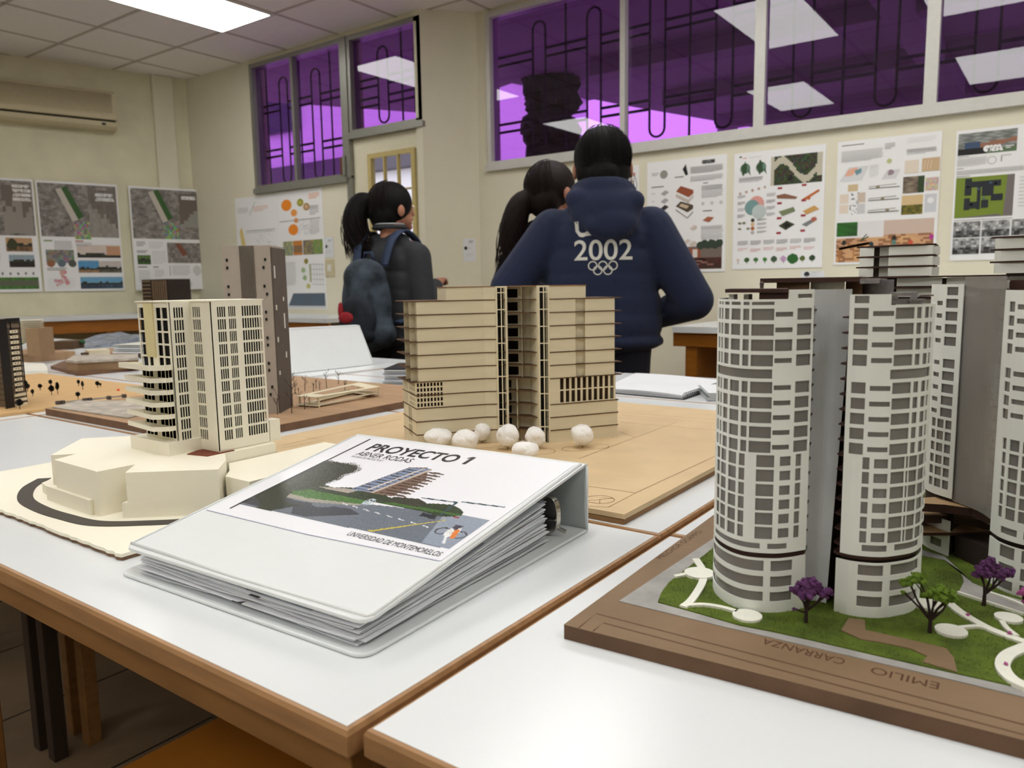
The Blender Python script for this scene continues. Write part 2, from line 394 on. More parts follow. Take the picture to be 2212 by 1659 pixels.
m = MB(); m.box((-22, 9.6, 0), (-8.2, 14, 4.75)); build(m, 'wall', M('far_plaster', (238, 232, 240), .9, var=.05, scale=.8), far)
m = MB(); m.box((-22, 9.4, 2.95), (-8.1, 9.6, 3.25)); m.box((-22, 9.3, 4.7), (-8.0, 14.1, 4.85)); build(m, 'ledge', M('far_ledge', (95, 88, 100), .9), far)
m = MB(); m.box((-12.6, 9.5, 3.9), (-11.7, 9.62, 4.5)); build(m, 'window', M('far_window', (40, 45, 60), .2), far)
tr_ = thing('courtyard_tree', 'dark dense tree outside the wide window behind the person in the hoodie', 'tree', (-5.0, 7.5, 0))
m = MB()
for i in range(150):
    a = random.random()*6.28; r = random.random()**.5*.19; z = 1.4+random.random()*1.75
    c0 = WY(1190, 260, 6.6); m.ell((c0.x+cos(a)*r, 6.6+sin(a)*r, z), random.uniform(.08, .14), 8, 6, noise=.3, seed=i)
build(m, 'foliage', M('dark_foliage', (40, 48, 40), .9, var=.5, scale=12), tr_)
m = MB(); m.tube([(c0.x, 6.6, -.12), (c0.x+.02, 6.6, 2.5)], .09); build(m, 'trunk', M('bark', (60, 45, 35), .9), tr_)

# ------------------------------------------------------------------ ceiling lights
def ceiling_light(x, y, label):
    t = thing('ceiling_light', label, 'ceiling light', (x, y, ZC)); 
    f = MB(); a, b = .305, .61
    f.panel(lambda u, v, d: (x+u, y+v, ZC-.012+d), -a, a, -b, b, [(-a+.022, a-.022, -b+.022, b-.022)], .014)
    build(f, 'frame', WHITEP, t)
    d = MB(); d.box((x-a+.02, y-b+.02, ZC-.010), (x+a-.02, y+b-.02, ZC-.002)); build(d, 'diffuser', DIFF, t)
    return t
first = ceiling_light(-4.935, 3.015, 'lit fluorescent ceiling panel at the top left above the left window')
k = 0
for x in (-4.935, -2.495, -.665, 1.165):
    for y in (3.015, .575, -1.865):
        if k: copy_tree(first, None, (x+(.61 if (x, y) == (-2.495, 3.015) else 0), y, ZC), ['', 'lit ceiling panel behind the camera over the left desks', 'lit ceiling panel far behind over the left side'][k] if k < 3 else
            {(-2.495, 3.015): 'lit ceiling panel above the front edge of the people by the wide window'}.get((x, y), 'lit ceiling panel, %s of its row, %s' % ({-2.495: 'second', -.665: 'third', 1.165: 'rightmost'}[x], {3.015: 'nearest the wide window', .575: 'over the desks with the models', -1.865: 'behind the camera'}[y])))
        k += 1

# ------------------------------------------------------------------ air conditioner on the left wall
o = Vector((LP[0], LP[1], 0)); D3 = Vector((LD[0], LD[1], 0))
ac = thing('air_conditioner', 'cream split air conditioner mounted high on the left wall', 'air conditioner', tuple(o+D3*.3+Vector((0, 0, 2.38))))
def prof(m, pts, s0, s1, mi=0):
    n = len(pts); vs = []
    for s_ in (s0, s1):
        for a, z in pts: p = o+D3*s_+LN*a; vs.append((p.x, p.y, z))
    m.add(vs, [tuple(range(n))[::-1], tuple(range(n, 2*n))]+[(i, (i+1) % n, n+(i+1) % n, n+i) for i in range(n)], mi)
S1 = .79
m = MB(); prof(m, [(0, 2.70), (.13, 2.695), (.155, 2.675), (.165, 2.50), (.175, 2.495), (.18, 2.455), (.15, 2.452), (.10, 2.46), (0, 2.46)], S1-1.25, S1)
build(m, 'body', CREAMP, ac, bevel=.004)
m = MB()
for i in range(16): z = 2.51+i*.0102; prof(m, [(.150, z), (.168, z), (.168, z+.004), (.150, z+.004)], S1-1.2, S1-.03)
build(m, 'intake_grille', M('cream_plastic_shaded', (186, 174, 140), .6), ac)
m = MB(); prof(m, [(0, 2.375), (.12, 2.38), (.155, 2.40), (.165, 2.438), (0, 2.438)], S1-1.25, S1); build(m, 'lower_cover', CREAMP, ac, bevel=.004)
m = MB(); prof(m, [(.02, 2.438), (.14, 2.438), (.14, 2.462), (.02, 2.462)], S1-1.24, S1-.01); build(m, 'air_slot', M('dark_slot', (25, 20, 12), .8), ac)
m = MB(); prof(m, [(.15, 2.408), (.164, 2.408), (.167, 2.424), (.15, 2.424)], S1-.12, S1-.09); build(m, 'display', BLACKM, ac)

# ------------------------------------------------------------------ desks
def desk(x0, y0, x1, y1, z, label, group=None):
    t = thing('desk', label, 'desk', ((x0+x1)/2, (y0+y1)/2, 0), 0, group)
    m = MB(); m.box((x0+.004, y0+.004, z-.016), (x1-.004, y1-.004, z)); build(m, 'laminate_top', LAM, t)
    m = MB(); pr = [(.004, z-.0003), (.0015, z-.001), (0, z-.004), (0, z-.017), (.002, z-.0195), (.03, z-.0195), (.03, z-.0165), (.0045, z-.0165)]
    cs = [(x0, y0, 1, 1), (x1, y0, -1, 1), (x1, y1, -1, -1), (x0, y1, 1, -1)]
    vs = [(cx+sx*a, cy+sy*a, zz) for cx, cy, sx, sy in cs for a, zz in pr]; n = len(pr)
    m.add(vs, [(i*n+j, ((i+1) % 4)*n+j, ((i+1) % 4)*n+(j+1) % n, i*n+(j+1) % n) for i in range(4) for j in range(n)])
    build(m, 'edge_band', WOODE, t)
    m = MB(); i = .018; zb = z-.055; zt = z-.0197
    m.box((x0+i, y0+i, zb), (x1-i, y0+i+.018, zt)); m.box((x0+i, y1-i-.018, zb), (x1-i, y1-i, zt))
    m.box((x0+i, y0+i+.018, zb), (x0+i+.018, y1-i-.018, zt)); m.box((x1-i-.018, y0+i+.018, zb), (x1-i, y1-i-.018, zt))
    build(m, 'apron', WOODD, t, bevel=.001)
    for cx in (x0+.020, x1-.050):
        for cy in (y0+.020, y1-.050):
            m = MB(); m.box((cx, cy, 0), (cx+.030, cy+.030, zt)); build(m, 'leg', WOODD if cy < y0+.1 else M('shade_darkened_leg', (52, 38, 28), .7), t, bevel=.002)  # rear legs coloured darker to imitate the shade under the desks
    return t
XS = [-.331-.719*k for k in range(0, 7)]; YS = [.284, .714, 1.144, 1.574, 2.004]
dk = desk(XS[1]+.0015, YS[0], XS[0], YS[1]-.002, .75, 'white-topped desk at the front, carrying the ring binder')
rows = ['front row', 'second row', 'third row', 'last row by the people']
for i in range(0, 6):
    for j in range(4):
        if (i, j) == (0, 0) or (i >= 3 and j == 0): continue
        w_ = {(0, 1): 'white desk under the wooden tower model and its board', (0, 2): 'white desk just behind the wooden tower model', (0, 3): 'white desk at the back carrying the spiral sketchbook',
              (1, 0): 'white desk under the black-road cream model at the left edge', (1, 1): 'white desk under the brown board with twig trees', (1, 2): 'white desk between the twig-tree board and the white tent binder', (1, 3): 'white desk at the back left of the backpack wearer'}
        l = w_.get((i, j), 'white desk, %s, %s' % (rows[j], ['', '', 'under the board with black paper trees', 'under the brown site boards far left', 'beside the far left counter', 'farthest left'][i]))
        copy_tree(dk, None, (dk.location.x-.719*i, dk.location.y+.43*j, 0), l)
d3 = copy_tree(dk, None, (dk.location.x+.724, dk.location.y+.007, 0), 'white desk at the right front corner with the white twin-tower model')
for j, l in ((1, 'white desk under the back half of the twin-tower model'), (2, 'white desk behind the twin-tower model'), (3, 'white desk at the back right behind the towers')):
    copy_tree(dk, None, (dk.location.x+.724, dk.location.y+.43*j+.009, 0), l)

def counter(name, poly, z, label, front, fh, legs):
    t = thing(name, label, 'counter', (sum(p[0] for p in poly)/len(poly), sum(p[1] for p in poly)/len(poly), 0))
    m = MB(); m.prism(poly, z-.03, z); build(m, 'countertop', LAM, t, bevel=.004)
    a, b = Vector((*front[0], 0)), Vector((*front[1], 0)); d = (b-a).normalized(); n = Vector((-d.y, d.x, 0))
    if n.dot(Vector((*poly[2], 0))-a) < 0: n = -n
    m = MB(); m.obox(a+n*.02+Vector((0, 0, z-.03-fh)), (b-a), n*.02, (0, 0, fh)); build(m, 'front_board', ORANGE, t, bevel=.002)
    for s_ in legs:
        m = MB(); p = a+(b-a)*s_+n*.03; m.obox(p, d*.06, n*.5, (0, 0, z-.03)); build(m, 'support_panel', ORANGE, t)
    return t
q0 = Vector((LCX, YM, 0))-D3*.02; q1 = Vector((LP[0], LP[1], 0))-D3*3.2
f0 = q0+LN*.74; f1 = q1+LN*.74
counter('wall_counter', [(q1.x+.004, q1.y), (q0.x+.004, q0.y-.01), (f0.x, f0.y-.01), (f1.x, f1.y)][::-1], .815, 'long white counter with an orange wooden front under the site-plan posters', ((f1.x, f1.y), (f0.x, f0.y)), .10, (.05, .45, .8))
counter('wall_counter', [(-5.92, 3.52), (-4.12, 3.52), (-4.12, 4.19), (-5.92, 4.19)], .80, 'white counter with a wooden front left of the door', ((-5.92, 3.52), (-4.12, 3.52)), .2, (.02, .6))
counter('wall_counter', [(-1.62, 3.6), (2.6, 3.6), (2.6, 4.49), (-1.62, 4.49)], .79, 'long white counter along the right wall behind the hooded person', ((-1.62, 3.6), (2.6, 3.6)), .07, (.015, .22, .5, .8))
# stool below the desks
sx = G(330, 1618, .45)
t = thing('stool', 'low wooden stool pushed under the front desk', 'stool', (sx.x+.17, sx.y, 0))
m = MB(); m.box((sx.x, sx.y-.17, .42), (sx.x+.34, sx.y+.17, .45)); build(m, 'seat', ORANGE, t, bevel=.006)
for a, b in ((.02, -.15), (.28, -.15), (.02, .11), (.28, .11)):
    m = MB(); m.box((sx.x+a, sx.y+b, 0), (sx.x+a+.04, sx.y+b+.04, .42)); build(m, 'leg', ORANGE, t)

# ------------------------------------------------------------------ printed sheets
class Art:
    """prints on a sheet; x to the right, y up, both 0..1; base = point, ex, ey = edge vectors, n = outward"""
    def __init__(s, o, ex, ey, n, th=.003, white=(238, 238, 238)):
        s.o, s.ex, s.ey, s.n, s.th = Vector(o), Vector(ex), Vector(ey), Vector(n).normalized(), th
        s.m = MB(); s.k = 0; s.asp = s.ey.length/s.ex.length
        s.m.obox(s.o, s.ex, s.ey, s.n*th, 0, c(*white))
    def P(s, x, y): return s.o+s.ex*x+s.ey*y+s.n*(s.th+.0002*(s.k % 14+1))
    def rect(s, x, y, w_, h, col, rot=0):
        s.k += 1; pts = [(x, y), (x+w_, y), (x+w_, y+h), (x, y+h)]; s.m.add([s.P(*p) for p in pts], [(0, 1, 2, 3)], 0, c(*col))
    def poly(s, pts, col): s.k += 1; s.m.add([s.P(*p) for p in pts], [tuple(range(len(pts)))], 0, c(*col))
    def ell(s, x, y, r, col, ry=None, wob=0., n=18):
        ry = ry or r/s.asp; s.poly([(x+r*cos(a)*(1+wob*random.uniform(-1, 1)), y+ry*sin(a)*(1+wob*random.uniform(-1, 1))) for a in np.linspace(0, 2*pi, n, endpoint=False)], col)
    def ring(s, x, y, r, t, col, n=20):
        s.k += 1; vs = []; 
        for q in (r, r-t): vs += [s.P(x+q*cos(a), y+q/s.asp*sin(a)) for a in np.linspace(0, 2*pi, n, endpoint=False)]
        s.m.add(vs, [(i, (i+1) % n, n+(i+1) % n, n+i) for i in range(n)], 0, c(*col))
    def line(s, x0, y0, x1, y1, t, col):
        s.k += 1; d = Vector(((x1-x0), (y1-y0)*s.asp)); nn = Vector((-d.y, d.x)).normalized()*t/2
        s.m.add([s.P(x0+nn.x, y0+nn.y/s.asp), s.P(x1+nn.x, y1+nn.y/s.asp), s.P(x1-nn.x, y1-nn.y/s.asp), s.P(x0-nn.x, y0-nn.y/s.asp)], [(0, 1, 2, 3)], 0, c(*col))
    def lines(s, x, y, w_, h, n, col=(170, 170, 172), fill=.45):
        for i in range(n):
            yy = y+h*(1-(i+.5)/n); s.rect(x, yy, w_*(random.uniform(.5, .9) if i == n-1 else random.uniform(.95, 1)), h/n*fill, col)
    def photo(s, x, y, w_, h, fn, nx=14, ny=10):
        s.k += 1
        for i in range(nx):
            for j in range(ny):
                u, v = (i+.5)/nx, (j+.5)/ny; cl = fn(u, v)
                a, b = x+w_*i/nx, y+h*j/ny; s.m.add([s.P(a, b), s.P(a+w_/nx, b), s.P(a+w_/nx, b+h/ny), s.P(a, b+h/ny)], [(0, 1, 2, 3)], 0, c(*[max(0, min(255, q)) for q in cl]))
    def text(s, txt, x, y, w_, size, col, bold=.01):
        s.k += 1; s.m.text(txt, lambda u, v: s.P(x+u, y+v/s.asp), size, 0, c(*col), bold, fit=w_)
def N(u, v, f=5, k=0): return .5+.5*(sin(f*u*2.1+k+2*sin(f*v*1.7+k))*cos(f*v*2.3+k*2+1.3*sin(f*u)))
def aer(d=0):
    def f(u, v): g = 128+40*(N(u, v, 9, d)-.5)+30*(N(u, v, 23, d+2)-.5)+random.uniform(-10, 10); return (g+3, g-3, g-8)
    return f
def scen(sky, grd, hor=.45, tree=.0, k=0):
    def f(u, v):
        h = hor+.18*N(u, .3, 8, k)
        if v > h: return tuple(q+random.uniform(-5, 5) for q in sky)
        if v > hor-.12: g = 28+30*N(u, v, 14, k); return (g+6, g+8, g-6)
        return tuple(q*(.8+.4*N(u, v, 9, k)) for q in grd)
    return f
def poster(label, A_, name='poster', cat='poster', group=None):
    o = build(A_.m, name, PRINT, None); tag(o, label, cat, group); return o
def green_plan(A, x, y, s_, gc=(52, 92, 36)):
    A.poly([(x, y), (x+.07*s_, y+.012*s_), (x+.25*s_, y-.27*s_), (x+.18*s_, y-.29*s_)], (196, 188, 176)); A.poly([(x+.07*s_, y+.012*s_), (x+.14*s_, y+.03*s_), (x+.32*s_, y-.24*s_), (x+.25*s_, y-.27*s_)], gc)
    A.line(x-.02, y, x+.18*s_, y-.33*s_, .006, (88, 88, 80)); A.line(x+.16*s_, y+.03*s_, x+.34*s_, y-.24*s_, .006, (88, 88, 80))
    A.photo(x+.19*s_, y-.45*s_, .2*s_, .16*s_, lambda u, v: [q+random.uniform(-45, 45) for q in (140, 148, 124)], 9, 7)
def lw_poster(px0, px1, off):
    def W(px, py): 
        p = WL(px, py, (LP[0]+LN.x*off, LP[1]+LN.y*off), LD); return p
    bl, br, tl = W(px0[0], px0[1]), W(px1[0], px1[1]), W(px0[2], px0[3])
    ex = Vector((br.x-bl.x, br.y-bl.y, 0)); return Art((bl.x, bl.y, 1.015), ex, (0, 0, tl.z-1.015), LN)
A = lw_poster((97, 628, 82, 389), (270, 630), .012)
A.photo(0.02, .50, .96, .48, aer(1), 36, 24); green_plan(A, .23, .93, 1)
A.photo(.62, .50, .36, .44, lambda u, v: [q+18*N(u, v, 9, 3) for q in ((104, 96, 88) if v > .6-.5*u+.2*N(u, v, 12) else (140, 134, 128))], 10, 10)
A.text('CORREDOR', .71, .885, .24, .04, (232, 232, 232)); A.text('AMBIENTAL', .71, .845, .24, .04, (232, 232, 232))
A.rect(.04, .455, .1, .014, (140, 160, 120)); A.rect(.42, .455, .1, .014, (190, 140, 135)); A.lines(.16, .37, .22, .09, 7); A.lines(.42, .41, .2, .04, 3)
A.photo(.05, .26, .34, .12, lambda u, v: [q+random.uniform(-22, 22) for q in (130, 125, 122)], 10, 5)
for i, q in enumerate(((150, 100, 70), (96, 110, 120), (86, 86, 76))): A.ell(.10+i*.13, .255, .05, q, wob=.05)
A.lines(.05, .185, .24, .03, 2, (140, 140, 140)); A.photo(.43, .31, .55, .12, scen((215, 200, 190), (40, 30, 24), .25, 0, 1), 16, 8); A.rect(.80, .335, .18, .085, (196, 150, 116)); A.lines(.45, .275, .35, .012, 1)
A.photo(.43, .17, .26, .11, scen((86, 150, 196), (150, 120, 90), .35, 0, 3), 10, 8); A.photo(.69, .17, .29, .11, scen((200, 190, 186), (90, 84, 70), .4, 0, 5), 10, 8)
A.photo(.44, .02, .27, .11, scen((110, 165, 200), (52, 66, 84), .45, 0, 6), 10, 8); A.photo(.71, .02, .27, .11, scen((110, 165, 200), (60, 78, 96), .45, 0, 8), 10, 8)
for i in range(14): A.ell(.12+random.random()*.2, .05+random.random()*.13, random.uniform(.01, .03), (214, 170-random.random()*40, 155), wob=.3)
A.lines(.04, .02, .34, .10, 7, (214, 214, 214), .2)
poster('aerial site-plan poster with three round pictures, middle of the left wall', A)
A = lw_poster((294, 627, 277, 401), (446, 627), .045)
A.photo(.02, .50, .95, .48, aer(4), 34, 24); green_plan(A, .26, .95, 1.)
A.photo(.68, .62, .29, .33, lambda u, v: (108, 98, 90) if v > .75*u*.8+.1*N(u, v, 15) else (148, 146, 138), 10, 10)
A.text('MATRIZ 4', .72, .90, .2, .045, (240, 240, 240))
A.lines(.05, .42, .12, .05, 3, (140, 140, 140)); A.lines(.22, .40, .2, .07, 4, (215, 215, 215)); A.lines(.05, .355, .15, .03, 2, (110, 110, 110)); A.photo(.05, .25, .18, .09, scen((90, 120, 60), (60, 90, 40), .5, 0, 4), 8, 6)
A.lines(.25, .25, .2, .13, 7, (214, 214, 214)); A.photo(.47, .265, .50, .2, aer(7), 14, 8); A.poly([(.58, .46), (.66, .46), (.76, .35), (.68, .33)], (125, 78, 58)); A.poly([(.68, .30), (.78, .30), (.78, .27), (.73, .265)], (200, 175, 70))
A.lines(.05, .21, .18, .02, 1, (80, 80, 80)); A.lines(.26, .21, .1, .02, 1, (80, 80, 80)); A.lines(.05, .07, .16, .12, 8, (205, 205, 205)); A.lines(.27, .12, .14, .08, 5, (205, 205, 205)); A.lines(.52, .14, .26, .10, 6, (165, 165, 165), .3)
for i in range(5): A.ell(.49, .148+i*.02, .008, (40, 40, 40))
A.ell(.88, .19, .06, (208, 208, 206), .05, .1); A.lines(.52, .03, .1, .05, 4); A.ell(.75, .06, .05, (215, 215, 215), wob=.2); A.lines(.27, .03, .15, .06, 4, (210, 210, 210))
poster('aerial site-plan poster alone nearest the room corner on the left wall', A)
A = lw_poster((-78, 627, -92, 378), (92, 628), .012)
A.photo(.02, .50, .96, .48, aer(9), 36, 24); A.photo(.58, .52, .38, .42, lambda u, v: (112, 102, 94) if v > .3+.5*N(u, v, 8) else (150, 142, 134), 9, 9)
for i, s_ in enumerate(('CORREDOR', 'VERDE SAN', 'ARROYO', 'INTEGRADA')): A.text(s_, .72, .925-i*.038, .24, .04, (236, 232, 228))
A.rect(.5, .5, .012, .2, (60, 92, 60)); A.photo(.58, .36, .34, .12, scen((190, 150, 110), (120, 90, 60), .5, 0, 2), 12, 8); A.ell(.66, .42, .07, (58, 60, 30), .05, .2); A.photo(.60, .22, .33, .11, scen((150, 165, 175), (40, 34, 30), .5, 0, 9), 12, 8)
for i in range(9): A.ell(.1+i*.1, .165, .015, (120, 120, 120), .012, .5); A.line(.1+i*.1, .14, .1+i*.1, .165, .004, (90, 90, 90))
A.photo(.1, .025, .86, .105, lambda u, v: (56+30*N(u, v, 20), 92+50*N(u*2, v, 15, 2), 50) if abs(v-.5) > .22 else (96, 100, 80), 30, 8); A.lines(.1, .25, .4, .2, 10, (205, 205, 205))
poster('poster with the long green strip plan at its foot, leftmost on the left wall', A)

# two sheets on the wall left of the door
def bw(px, py, Y): return WY(px, py, Y)
def flat(x0, x1, z0, z1, Y, th=.003, **k): return Art((x0, Y-.001, z0), (x1-x0, 0, 0), (0, 0, z1-z0), (0, -1, 0), th, **k)
xa, xb, xc_ = bw(512, 500, YM).x, bw(601, 500, YM).x, bw(700, 500, YM).x; zb_, zt_ = bw(706, 668, YM).z, bw(694, 404, YM).z
A = flat(xa, xb, zb_, zt_-.005, YM)
A.lines(.05, .86, .28, .05, 5, (205, 205, 205)); A.lines(.45, .86, .35, .05, 3, (232, 196, 180)); A.line(.35, .84, .5, .95, .012, (170, 185, 185))
A.line(.25, .70, .95, .70, .008, (160, 160, 165)); A.line(.25, .685, .95, .685, .005, (175, 175, 180))
for i in range(40): x, y = .5+random.random()*.42, .52+random.random()*.18; A.line(x, y, x+random.uniform(-.08, .08), y+random.uniform(-.05, .05), .004, (196, 198, 200))
A.poly([(.08, .7), (.14, .74), (.2, .62), (.22, .55), (.12, .55)], (222, 200, 130)); A.ell(.15, .43, .04, (196, 205, 180), .04, .3)
A.poly([(.35, .42), (.5, .46), (.58, .44), (.72, .46), (.82, .52), (.9, .50), (.98, .44), (.98, .26), (.35, .36)], (128, 168, 180)); A.lines(.05, .1, .85, .2, 14, (215, 215, 215), .25)
poster('pale sketch poster with blue watercolour patch behind the tall chipboard tower', A)
A = flat(xb+.004, xc_, zb_, zt_, YM)
for x, y, r, q in ((.22, .885, .115, (236, 140, 40)), (.38, .815, .07, (238, 160, 80)), (.42, .75, .05, (238, 160, 80)), (.35, .675, .11, (236, 140, 44)), (.53, .895, .075, (190, 184, 80)), (.66, .855, .075, (220, 176, 140))): A.ell(x, y, r, q, ry=r*.42)
for x, y in ((.53, .895), (.66, .855)): A.ring(x, y, .05, .015, (120, 120, 60))
A.lines(.72, .91, .23, .05, 3, (236, 180, 150)); A.lines(.72, .78, .2, .08, 6); A.lines(.72, .62, .2, .12, 9, (208, 208, 208)); A.line(.05, .75, .95, .755, .01, (170, 170, 176))
for i in range(36): x, y = .45+random.random()*.35, .64+random.random()*.1; A.line(x, y, x+random.uniform(-.1, .1), y+random.uniform(-.04, .04), .005, (196, 196, 200))
A.photo(.10, .46, .22, .12, lambda u, v: (120+60*N(u, v, 7), 130+50*N(u, v, 7), 100+40*N(u, v, 9)), 6, 6); A.photo(.33, .46, .2, .12, lambda u, v: (200, 130, 60) if v > .7 or v < .25 else (140, 110, 80), 6, 6)
A.photo(.55, .46, .22, .12, lambda u, v: (110+60*N(u, v, 5), 104+50*N(u, v, 5), 100), 6, 6); A.photo(.77, .46, .2, .12, lambda u, v: (100+60*N(u, v, 6), 150, 60+60*N(u, v, 8)), 6, 6)
A.lines(.08, .20, .28, .2, 14, (205, 205, 206)); 
for x, y, q in ((.6, .405, (150, 140, 70)), (.53, .33, (170, 196, 150)), (.55, .265, (160, 190, 140)), (.62, .195, (196, 196, 120))): A.ell(x, y, .045, q, .022, .1)
A.rect(.66, .23, .03, .15, (160, 170, 110)); 
for i in range(5): A.line(.7, .21+i*.042, .97, .205+i*.042, .006, (170, 170, 175)); A.line(.7+i*.06, .21, .7+i*.06, .38, .005, (180, 180, 186))
A.poly([(.16, .028), (.28, .135), (.97, .135), (.97, .028)], (92, 106, 120)); A.ring(.85, .06, .03, .006, (150, 160, 170)); A.rect(.14, .008, .84, .016, (214, 216, 218))
poster('poster with orange circles and a slate-blue strip, left of the light switch', A)

# right wall
def rp(pxl, pxr, th=.004, z0=None):
    (xl, yt, yb), xr = pxl, pxr; a = WY(xl, yt, YR); b = WY(xl, yb, YR); return flat(a.x, WY(xr, yt, YR).x, b.z, a.z, YR, th)
A = rp((1330, 362, 590), 1381); A.lines(.6, .9, .3, .03, 2, (226, 120, 80)); A.lines(.3, .2, .6, .6, 30, (205, 205, 205), .3); A.lines(.6, .84, .3, .02, 1, (226, 120, 80))
poster('poster mostly hidden behind the hooded person with orange heading', A)
A = rp((1399, 352, 590), 1571)
A.ell(.22, .88, .05, (150, 146, 138)); A.lines(.06, .87, .1, .03, 2); A.poly([(.46, .91), (.50, .95), (.53, .86), (.5, .85)], (20, 20, 24)); A.lines(.36, .83, .15, .02, 1, (120, 120, 120)); A.lines(.56, .86, .4, .06, 8); A.lines(.56, .79, .4, .05, 7)
A.lines(.06, .76, .24, .02, 1, (110, 110, 110)); A.text('RESTAURANTE', .70, .945, .16, .03, (120, 120, 120)); A.lines(.72, .76, .12, .015, 1, (100, 100, 100)); A.lines(.70, .64, .26, .11, 11)
A.poly([(.38, .72), (.44, .765), (.60, .72), (.60, .69), (.54, .66)], (150, 78, 48)); A.poly([(.38, .70), (.38, .67), (.54, .61), (.60, .66), (.60, .68), (.54, .64)], (200, 190, 180))
A.poly([(.38, .59), (.44, .63), (.60, .59), (.60, .56), (.53, .53)], (78, 66, 50)); A.poly([(.42, .59), (.45, .61), (.55, .585), (.52, .56)], (200, 180, 150)); A.line(.38, .56, .53, .48, .008, (110, 100, 90)); A.line(.53, .48, .60, .53, .008, (110, 100, 90))
for i, y in enumerate((.71, .64, .58)): A.lines(.06, y, .08, .01, 1); A.poly([(.18, y), (.24, y+.03), (.29, y+.01), (.23, y-.02)], (170, 170, 170) if i < 2 else (50, 50, 50))
A.poly([(.2, .49), (.28, .54), (.27, .5), (.22, .47)], (30, 30, 30)); 
for i in range(3): A.ell(.72+i*.11, .595, .02, (200, 200, 200))
A.lines(.72, .52, .22, .015, 1, (80, 80, 80)); A.poly([(.72, .45), (.78, .48), (.86, .47), (.8, .43)], (170, 100, 70)); A.lines(.70, .28, .27, .12, 12, (190, 190, 190))
for i in range(6): x, y = .35+random.random()*.25, .22+random.random()*.2; A.poly([(x, y), (x+.06, y+.03), (x+.1, y+.01), (x+.04, y-.02)], (214, 200, 190))
A.photo(.04, .025, .92, .20, lambda u, v: (62+20*N(u, v, 11), 34+12*N(u, v, 9), 30) if v < .5 else (120, 106, 98), 20, 8)
A.rect(.35, .125, .35, .085, (150, 84, 60)); A.rect(.60, .13, .06, .07, (220, 214, 206)); 
for i in range(6): A.ell(.70+i*.045, .235+.01*(i % 2), .05, (52, 66, 52), .035, .15)
for i in range(9): A.rect(.45+random.random()*.4, .035+random.random()*.07, .08, .012, (150, 110, 104))
poster('white presentation board with exploded brown house diagram beside the hooded person', A)
A = rp((1587, 333, 582), 1784.7)
A.lines(.06, .945, .04, .03, 1, (90, 90, 90)); A.lines(.10, .945, .06, .012, 1, (214, 110, 110)); A.lines(.17, .95, .26, .006, 1)
for x in (.13, .31): A.ell(x, .865, .058, (104, 136, 120)); A.ell(x-.01, .865, .035, (50, 78, 48), .05, .3); A.poly([(x+.03, .84), (x+.065, .80), (x+.05, .86)], (60, 90, 66))
A.lines(.06, .745, .28, .045, 6)
A.photo(.42, .70, .55, .24, lambda u, v: (196, 190, 170) if (abs(v-.5-.35*sin(u*7)) < .13 or u < .06 or (u > .9 and v > .2)) else [q+random.uniform(-24, 24) for q in (52, 60, 36)], 30, 18); A.poly([(.6, .75), (.64, .78), (.67, .75), (.63, .72)], (20, 20, 16))
for i in range(5): A.ell(.08+.07*i, .655+.01*i, .015, (190, 160, 150), wob=.3)
A.ell(.27, .56, .085, (222, 158, 150)); A.ell(.22, .53, .085, (120, 156, 154)); A.ell(.30, .49, .08, (190, 200, 198))
for i in range(4): A.lines(.05, .61-.055*i, .09, .03, 4); A.lines(.38, .61-.055*i, .1, .03, 4)
for i in range(4):
    for x in (.50, .76): A.rect(x, .665-.125*i+.01*(x > .6), .05, .018, (160, 50, 62))
A.poly([(.49, .615), (.58, .625), (.72, .59), (.70, .575), (.5, .59)], (140, 96, 72)); A.poly([(.77, .57), (.94, .64), (.95, .625), (.86, .585), (.85, .56)], (196, 104, 44))
A.poly([(.52, .48), (.68, .51), (.70, .475), (.56, .44)], (122, 132, 96)); A.poly([(.78, .47), (.90, .51), (.95, .48), (.82, .44)], (206, 160, 92)); A.poly([(.52, .36), (.61, .40), (.70, .365), (.60, .32)], (60, 64, 44)); A.poly([(.57, .365), (.61, .385), (.66, .36), (.60, .335)], (22, 22, 18)); A.poly([(.77, .36), (.9, .41), (.93, .39), (.82, .34)], (130, 130, 130)); A.ell(.9, .40, .03, (176, 104, 84), .02, .3)
for i in range(4): A.ell(.23, .42-.035*i, .022, ((60, 60, 50), (222, 190, 150), (180, 110, 60), (200, 190, 190))[i]); A.lines(.28, .41-.035*i, .11, .02, 3); A.ell(.08+.05*(i % 3), .40-.05*(i//2), .02, (140, 140, 120), .01, .3)
for i in range(6): A.lines(.06+.148*i, .205, .125, .04, 5); A.lines(.06+.148*i, .155-.01*(i % 2), .12, .03, 3, (228, 190, 190))
for i, (q, r) in enumerate((((220, 200, 190), .02), ((60, 96, 48), .03), ((70, 120, 70), .026), ((70, 130, 56), .024), ((66, 90, 66), .036), ((196, 160, 196), .034), ((40, 100, 40), .06), ((90, 110, 50), .03), ((50, 74, 50), .034))): A.ell(.07+.103*i, .08, r, q, r*.7, .12); A.rect(.068+.103*i, .045, .006, .02, (90, 70, 50))
poster('thick white board with a wooded plan above a row of little trees', A)
A = rp((1811, 308, 572), 2035)
A.lines(.04, .955, .38, .016, 1, (110, 110, 110)); A.lines(.04, .83, .42, .09, 9, (190, 190, 190)); A.lines(.68, .84, .28, .045, 5); A.lines(.68, .93, .28, .04, 3, (225, 225, 225)); A.lines(.47, .90, .1, .05, 4)
